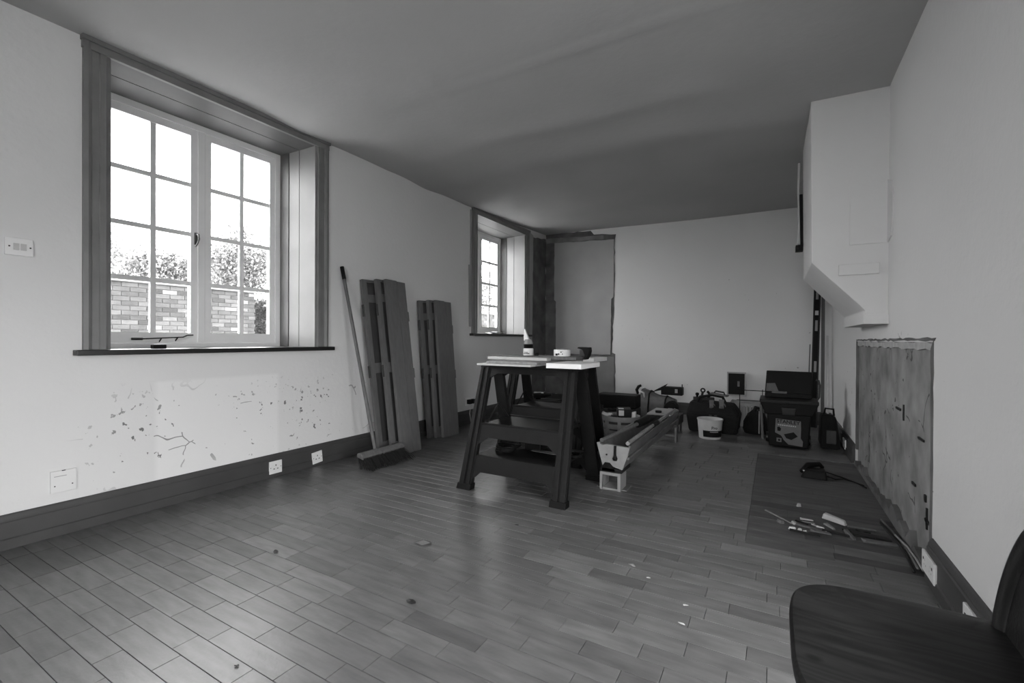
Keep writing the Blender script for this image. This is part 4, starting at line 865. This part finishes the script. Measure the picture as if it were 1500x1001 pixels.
b = MB(); b.hexa([(-.045, -.170, .300), (.048, -.170, .300), (.048, -.150, .300), (-.045, -.150, .300)], [(-.055, -.176, .360), (.058, -.176, .360), (.058, -.154, .360), (-.055, -.154, .360)]); b.build('latch', mat('latch_plastic', .03, .4, spec=.25), r, bevel=.004)
for xx in (-.165, .168):
    b = MB(); b.tube([(xx - .012, .11, .045), (xx + .012, .11, .045)], .045, 18); b.build('wheel', M_METALD, r, smooth='auto')
b = MB(); b.tube([(.222, .05, .42), (.240, .05, .45), (.243, .05, .56), (.235, .05, .60), (.215, .05, .605)], .009, 8); b.build('carry_handle', M_SHUTD, r, smooth='auto')
LBL = mat('label_grey', .12, .5, .1, 20); fy = -.1515
def lab(poly, m_, off, nm, par=r):
    b = MB(); b.prism([(x, fy - off, z) for x, z in poly], (0, .001, 0)); o = b.build(nm, m_, par)
    bm = bmesh.new(); bm.from_mesh(o.data); bmesh.ops.triangulate(bm, faces=[f for f in bm.faces if len(f.verts) > 4]); bmesh.ops.recalc_face_normals(bm, faces=bm.faces); bm.to_mesh(o.data); bm.free(); return o
lo_ = lab([(-.097, .262), (.094, .250), (.096, .18), (.094, .10), (.110, .075), (.108, .028), (.0, .038), (-.035, .075), (-.050, .105), (-.060, .115), (-.102, .135)], LBL, .0015, 'label')
lab([(-.090, .090), (-.052, .088), (-.052, .052), (-.090, .055)], LBL, .0015, 'label_badge'); lab([(-.078, .080), (-.062, .079), (-.062, .062), (-.078, .063)], M_BLACK, .0022, 'badge_mark')
lab([(-.034, .125), (.040, .150), (.072, .115), (.024, .080), (-.015, .092)], M_BLACK, .0022, 'toolbox_picture'); lab([(-.086, .185), (-.068, .190), (-.055, .172), (-.062, .150), (-.084, .152)], M_BLACK, .0022, 'tool_picture')
text_mesh('STANLEY', .043, M_BLACK, 'label_lettering', r, lambda u, v: (u - .002, fy - .0025, .235 + v - .06 * u), .0008)
b = MB()
for k in range(9): b.box((-.080 + k * .016, fy - .0024, .203 - k * .0008), (-.070 + k * .016, fy - .0018, .211 - k * .0008))
b.build('label_small_print', M_OFFW, r)
r = thing('propped_board', 'narrow white edged board propped beside the toolbox', 'board', (-.095, 5.13, 0)); b = MB(); b.hexa([(-.012, -.05, 0), (.01, -.05, 0), (.01, .12, 0), (-.012, .12, 0)], [(-.030, -.04, .33), (-.008, -.04, .33), (-.008, .12, .33), (-.030, .12, .33)]); b.build('board_face', M_SHUT, r, bevel=.003); b = MB(); b.box((-.036, -.055, .05), (-.028, -.045, .27)); b.build('edge_bead', M_TRIM3, r)
r = thing('side_bag', 'dark fabric bag between toolbox and right wall', 'bag', (.435, 5.05, 0)); b = MB(); b.hexa([(-.075, -.15, 0), (.08, -.15, 0), (.08, .17, 0), (-.075, .17, 0)], [(-.065, -.08, .30), (.045, -.08, .29), (.045, .15, .27), (-.065, .15, .29)]); b.build('bag_body', M_CANVD, r, bevel=.03); b = MB(); b.box((-.035, -.160, .05), (.04, -.140, .17)); b.build('front_pocket', M_SHUTD, r, bevel=.008); b = MB(); b.tube([(-.04, .0, .285), (-.03, .0, .345), (.03, .0, .34), (.035, .0, .28)], .009, 7); b.build('handle', M_CANVD, r, smooth='auto')

# level and battens in the far corner
lb, lt = Vector((.372, 5.985, 0)), Vector((.415, 6.205, 1.60))
r = thing('spirit_level', 'long black spirit level leaning in the far corner', 'spirit level', tuple(lb)); wv = (lt - lb).normalized(); uv = Vector((1, 0, 0)); uv = (uv - wv * uv.dot(wv)).normalized(); nv_ = uv.cross(wv); LL = (lt - lb).length
def lbx(u0, u1, w0, w1, n0, n1, nm, m_):
    b = MB(); P_ = lambda u, w_, n_: tuple(uv * u + wv * w_ + nv_ * n_); b.hexa([P_(u0, w0, n0), P_(u1, w0, n0), P_(u1, w0, n1), P_(u0, w0, n1)], [P_(u0, w1, n0), P_(u1, w1, n0), P_(u1, w1, n1), P_(u0, w1, n1)])
    o = b.build(nm, m_, r); bm = bmesh.new(); bm.from_mesh(o.data); bmesh.ops.recalc_face_normals(bm, faces=bm.faces); bm.to_mesh(o.data); bm.free(); return o
lbx(-.033, -.022, .01, LL, -.014, .014, 'edge_rail', M_METALD); lbx(.022, .033, .01, LL, -.014, .014, 'edge_rail', M_METALD); lbx(-.023, .023, .01, LL, -.003, .003, 'web', M_BLACK)
for w0 in (.62, 1.08, 1.44): lbx(-.012, .012, w0, w0 + .12, -.006, .006, 'hand_slot', M_TRIM3)
lbx(-.016, .016, 1.26, 1.31, -.008, .008, 'vial', M_OFFW)
def leaner(name, label, p0, p1, wx, wy, m_, cat):
    p0, p1 = Vector(p0), Vector(p1); r = thing(name, label, cat, tuple(p0)); d = p1 - p0; b = MB()
    b.hexa([(-wx, -wy, 0), (wx, -wy, 0), (wx, wy, 0), (-wx, wy, 0)], [(d.x - wx, d.y - wy, d.z), (d.x + wx, d.y - wy, d.z), (d.x + wx, d.y + wy, d.z), (d.x - wx, d.y + wy, d.z)]); b.build('strip', m_, r, bevel=.002); return r
leaner('timber_batten', 'grey timber batten standing in the far corner', (.460, 6.06, 0), (.470, 6.22, 1.52), .016, .012, M_SHUT, 'batten')
leaner('white_batten', 'short white batten in the corner beside the level', (.500, 5.95, 0), (.510, 6.18, 1.02), .010, .012, M_OFFW, 'batten')
leaner('steel_rod', 'thin shiny rod left of the spirit level', (.315, 5.98, 0), (.350, 6.235, .92), .006, .006, M_STEEL, 'rod')

# ------------------------------------------------------------------ charger, debris, cables on the old hearth
r = thing('drill_charger', 'black drill charger lying on the dark hearth boards', 'charger', (.250, 3.87, .001), -.05)
b = MB(); b.hexa([(-.085, -.085, 0), (.075, -.085, 0), (.075, .10, 0), (-.07, .10, 0)], [(-.06, -.065, .055), (.065, -.07, .058), (.06, .08, .050), (-.05, .08, .045)]); b.build('charger_body', M_BLACK, r, bevel=.010); b = MB(); b.tube([(-.075, -.02, .03), (-.04, .06, .062), (.03, .09, .07), (.05, .12, .045)], [.016, .02, .018, .012], 8); b.build('drill_grip', M_BLACK, r, smooth=True); b = MB(); b.lathe([(.008, 0), (.008, .004)], 10, (-.062, -.06, .045)); b.build('lamp', M_OFFW, r)
b = MB(); b.tube([(.07, -.03, .02), (.12, -.02, .006), (.17, .02, .006), (.22, -.02, .006), (.27, -.09, .006)], .0045, 6); b.build('flex', M_BLACK, r, smooth=True)
b = MB(); b.tube([(.06, .06, .03), (.11, .10, .008), (.16, .06, .006), (.24, -.05, .006), (.28, -.14, .006)], .0045, 6); b.build('flex', M_BLACK, r, smooth=True)
def stick(label, a, c, wd, th, m_, name='wood_sliver', z=.002, zt=None, group='scraps on the old hearth'):
    a, c = Vector(a), Vector(c); d = c - a; L_ = d.length; ang = math.atan2(d.y, d.x); mid = (a + c) / 2
    b = MB(); k = random.uniform(.5, .9)
    b.hexa([(-L_ / 2, -wd / 2, 0), (L_ / 2, -wd / 2 * k, 0), (L_ / 2, wd / 2 * k, 0), (-L_ / 2, wd / 2, 0)], [(-L_ / 2 + wd * .3, -wd / 2, th), (L_ / 2, -wd / 2 * k, th * k), (L_ / 2 - wd * .4, wd / 2 * k, th * .8), (-L_ / 2, wd / 2, th)])
    o = b.build(name, m_, None, (mid.x, mid.y, z), bevel=min(th, wd) * .12, seg=1); o.rotation_euler = (0, 0 if zt is None else -math.atan2(zt, L_), ang); return tag(o, label, 'scrap', group)
def chunk(label, x, y, sz, m_, z=0.0, name='plaster_chunk', group='scraps on the old hearth', flat=.6, cat='rubble'):
    b = MB(); n = 7; R_ = [random.uniform(.7, 1.1) for _ in range(n)]
    vs = [(sz * R_[k] * math.cos(2 * PI * k / n), sz * R_[k] * math.sin(2 * PI * k / n) * .8, 0) for k in range(n)] + [(sz * R_[k] * .75 * math.cos(2 * PI * k / n + .2), sz * R_[k] * .6 * math.sin(2 * PI * k / n + .2), sz * flat * random.uniform(.7, 1.1)) for k in range(n)]
    b.add(vs, [tuple(range(n - 1, -1, -1)), tuple(range(n, 2 * n))] + [(k, (k + 1) % n, n + (k + 1) % n, n + k) for k in range(n)]); o = b.build(name, m_, None, (x, y, z + .001)); o.rotation_euler = (0, 0, random.uniform(0, 6)); return tag(o, label, cat, group)
random.seed(51)
stick('long thin pale splinter pointing to left of scraps', (-.04, 2.95), (.085, 2.80), .010, .006, M_WOOD)
stick('thick white painted offcut lying across the scraps', (.232, 2.955), (.325, 2.885), .034, .030, M_OFFW, 'painted_offcut', z=.012)
stick('short wooden wedge leaning under the white offcut', (.235, 2.885), (.270, 2.82), .022, .010, M_WOOD)
stick('thin upright splinter behind the white offcut', (.300, 2.99), (.312, 2.94), .006, .006, M_WOOD)
stick('pale sliver at back of the scrap pile', (.125, 2.90), (.185, 2.905), .014, .008, M_OFFW)
stick('second pale sliver in the scrap pile', (.13, 2.86), (.19, 2.865), .012, .006, M_WOOD)
stick('dark splinter stretching right from white offcut', (.33, 2.90), (.45, 2.91), .014, .010, M_WOODM)
stick('dark splinter below the white offcut', (.21, 2.78), (.33, 2.76), .022, .010, M_METALD)
stick('flat dark lath lying toward the right wall', (.33, 2.81), (.49, 2.80), .05, .012, M_METALD, 'lath')
stick('grey lath ending at the right wall', (.37, 2.735), (.535, 2.755), .036, .010, M_SHUT, 'lath')
stick('curled strip hanging out front of scraps', (.315, 2.83), (.340, 2.72), .020, .014, M_SHUT)
stick('dark strip along front of scraps', (.07, 2.70), (.20, 2.69), .012, .010, M_METALD)
stick('brown splinter at left of the scrap pile', (.10, 2.80), (.20, 2.77), .016, .010, M_WOODM)
for k, (lb_, a, c, wd, m_) in enumerate((('dark splinter behind the brown splinter', (.10, 2.86), (.16, 2.83), .012, M_METALD), ('dark lath fragment beneath crumbs', (.16, 2.74), (.25, 2.735), .026, M_WOODM), ('short pale sliver beside the wedge', (.19, 2.80), (.225, 2.79), .010, M_OFFW), ('thin dark stick past the white offcut', (.30, 2.845), (.42, 2.86), .012, M_METALD), ('crooked dark stick crossing the flat lath', (.36, 2.86), (.43, 2.78), .010, M_METALD), ('tiny pale stick between crumbs and wedge', (.17, 2.82), (.20, 2.80), .008, M_WOOD))): stick(lb_, a, c, wd, .008, m_, z=.002 + .004 * (k % 3))
chunk('grey plaster lump at left end of scraps', .035, 2.80, .026, M_SHUT)
chunk('pale plaster lump behind the white crumbs', .095, 2.815, .020, M_RUB)
chunk('white plaster crumb, largest of the cluster', .085, 2.725, .020, M_PLASTIC)
chunk('white plaster crumb right of the largest crumb', .118, 2.735, .014, M_PLASTIC)
chunk('small white crumb at right of the crumbs', .137, 2.72, .012, M_PLASTIC)
chunk('small pale fragment amid the splinters', .225, 2.75, .015, M_RUB)
chunk('lone white crumb lying behind the scraps', .127, 3.125, .016, M_RUB, flat=1.0)
for k, (lb_, pts, rd, m_) in enumerate((('pale cable lying along foot of stripped panel', [(.50, 3.10), (.515, 2.95), (.528, 2.80), (.530, 2.65), (.525, 2.50)], .006, M_SHUT), ('dark cable tangled beside the pale cable', [(.485, 3.02), (.495, 2.88), (.510, 2.74), (.512, 2.60), (.505, 2.46)], .006, M_METALD), ('grey cable nearest the skirting end', [(.515, 2.86), (.535, 2.72), (.538, 2.60), (.536, 2.47)], .005, M_TRIM2))):
    b = MB(); b.tube([(x, y, rd + .001 + .012 * math.sin(3 * i + k) ** 2) for i, (x, y) in enumerate(pts)], rd, 7); tag(b.build('loose_cable', m_, smooth=True), lb_, 'cable', 'cables by the stripped panel')

# bits on the main floor
def flake(label, x, y, s_, m_, group='bits on the floor'):
    b = MB(); n = 8; vs = [(0, 0, s_ * .35)] + [(s_ * random.uniform(.7, 1.2) * math.cos(2 * PI * k / n), .55 * s_ * random.uniform(.7, 1.2) * math.sin(2 * PI * k / n), .002 + s_ * .25 * random.random()) for k in range(n)] + [(0, 0, .001)]
    b.add(vs, [(0, 1 + k, 1 + (k + 1) % n) for k in range(n)] + [(n + 1, 1 + (k + 1) % n, 1 + k) for k in range(n)]); o = b.build('floor_flake', m_, None, (x, y, .0)); o.rotation_euler = (0, 0, random.uniform(-.5, .5)); return tag(o, label, 'debris', group)
flake('curled dry leaf in middle of the floor', -1.42, 1.655, .045, M_SHUT)
flake('dark chip on the floor left of the leaf', -1.93, 1.25, .018, M_METALD)
flake('dark twisted chip near the front of floor', -1.14, 1.26, .020, M_METALD)
flake('pale stub on floor right of saw horse', -.52, 1.94, .018, M_TRIM3)
flake('tiny white chip near the pale stub', -.433, 1.87, .010, M_PLASTIC)
flake('white chip near the chair, farther of two', -.271, 1.745, .011, M_PLASTIC)
flake('white chip near the chair, nearer of two', -.267, 1.625, .012, M_PLASTIC)
flake('dark speck in front of the saw horse', -1.146, 2.058, .012, M_METALD)
flake('black speck at front left of floor', -1.354, .758, .009, M_METALD)
flake('thin pale sliver near left skirting sockets', -2.50, 1.885, .016, M_TRIM3)

# ------------------------------------------------------------------ chair in the right foreground
r = thing('chair', 'wooden seat chair with black padded hoop back, foreground', 'chair', (.21, .955, 0))
def seat_outline(k=1.0):
    P_ = []; cx, cy, hx, hy, nn = .015, .0, .198, .215, 64
    for i in range(nn):
        a = 2 * PI * i / nn; c_, s_ = math.cos(a), math.sin(a); e = .48
        P_.append((cx + hx * k * math.copysign(abs(c_) ** e, c_), cy + hy * k * math.copysign(abs(s_) ** e, s_)))
    return P_
b = MB(); n = 64; rings = [(.94, .418), (.99, .424), (1.0, .436), (.992, .447), (.97, .451), (.75, .449), (.4, .446), (.05, .445)]
vs = [(x, y, z) for k, z in rings for x, y in seat_outline(k)]
b.add(vs, [(i * n + j, i * n + (j + 1) % n, (i + 1) * n + (j + 1) % n, (i + 1) * n + j) for i in range(len(rings) - 1) for j in range(n)] + [tuple(range(n - 1, -1, -1)), tuple((len(rings) - 1) * n + j for j in range(n))])
def wood_grain():
    M = bpy.data.materials.new('seat_wood'); M.use_nodes = True; nt = M.node_tree; N = nt.nodes; L = nt.links; bs = N['Principled BSDF']; bs.inputs['Roughness'].default_value = .45; bs.inputs['Specular IOR Level'].default_value = .10
    tc = N.new('ShaderNodeTexCoord'); mp = N.new('ShaderNodeMapping'); mp.inputs['Scale'].default_value = (1.4, 9, 3); mp.inputs['Rotation'].default_value = (0, 0, .12); L.new(tc.outputs['Object'], mp.inputs[0])
    wv_ = N.new('ShaderNodeTexWave'); wv_.inputs['Scale'].default_value = 1.6; wv_.inputs['Distortion'].default_value = 22; wv_.inputs['Detail'].default_value = 4; wv_.bands_direction = 'Y'; L.new(mp.outputs[0], wv_.inputs['Vector'])
    no = N.new('ShaderNodeTexNoise'); no.inputs['Scale'].default_value = 5; no.inputs['Detail'].default_value = 6; L.new(mp.outputs[0], no.inputs['Vector'])
    cr = N.new('ShaderNodeMapRange'); cr.inputs[3].default_value = .010; cr.inputs[4].default_value = .017; L.new(wv_.outputs['Fac'], cr.inputs[0])
    mr = N.new('ShaderNodeMapRange'); mr.inputs[1].default_value = .3; mr.inputs[2].default_value = .7; mr.inputs[3].default_value = .7; mr.inputs[4].default_value = 1.35; L.new(no.outputs['Fac'], mr.inputs[0])
    # knot
    vm = N.new('ShaderNodeVectorMath'); vm.operation = 'DISTANCE'; mp2 = N.new('ShaderNodeMapping'); mp2.inputs['Scale'].default_value = (1, 1.6, 0); L.new(tc.outputs['Object'], mp2.inputs[0]); L.new(mp2.outputs[0], vm.inputs[0]); vm.inputs[1].default_value = (-.152, -.075 * 1.6, 0)
    kr = N.new('ShaderNodeMapRange'); kr.inputs[1].default_value = .006; kr.inputs[2].default_value = .016; kr.inputs[3].default_value = .35; kr.inputs[4].default_value = 1; L.new(vm.outputs['Value'], kr.inputs[0])
    a = N.new('ShaderNodeMath'); a.operation = 'MULTIPLY'; L.new(cr.outputs[0], a.inputs[0]); L.new(mr.outputs[0], a.inputs[1]); c_ = N.new('ShaderNodeMath'); c_.operation = 'MULTIPLY'; L.new(a.outputs[0], c_.inputs[0]); L.new(kr.outputs[0], c_.inputs[1]); L.new(c_.outputs[0], bs.inputs['Base Color'])
    MATS['seat_wood'] = M; return M
M_SEAT = wood_grain(); b.build('seat', M_SEAT, r, smooth='auto')
for sx in (-1, 1):
    for sy_ in (-1, 1): b = MB(); b.tube([(.015 + sx * .14, sy_ * .155, .425), (.015 + sx * .165, sy_ * .185, .20), (.015 + sx * .18, sy_ * .205, .0)], [.017, .020, .013], 10); b.build('leg', M_SEAT, r, smooth='auto')
b = MB(); b.tube([(-.145, -.18, .19), (-.145, .18, .19)], .010, 8); b.build('stretcher', M_SEAT, r, smooth='auto'); b = MB(); b.tube([(.18, -.18, .19), (.18, .18, .19)], .010, 8); b.build('stretcher', M_SEAT, r, smooth='auto')
def hoop(k, x): # half-width .198, height .245
    return [(x + .03 * math.sin(a), .187 * k * math.copysign(abs(math.cos(a)) ** .75, math.cos(a)), .447 + .245 * k * math.sin(a) ** .9) for a in [PI * i / 40 for i in range(41)]]
b = MB(); b.tube(hoop(1.0, .150), .019, 12); b.build('hoop_rim', M_LEATHER, r, smooth='auto')
H1 = hoop(.95, .143); H2 = hoop(.95, .165); n = len(H1); b = MB(); b.add(H1 + H2, [tuple(range(n)), tuple(range(2 * n - 1, n - 1, -1))] + [(i, (i + 1) % n, n + (i + 1) % n, n + i) for i in range(n)]); b.build('back_pad', M_LEATHER, r)
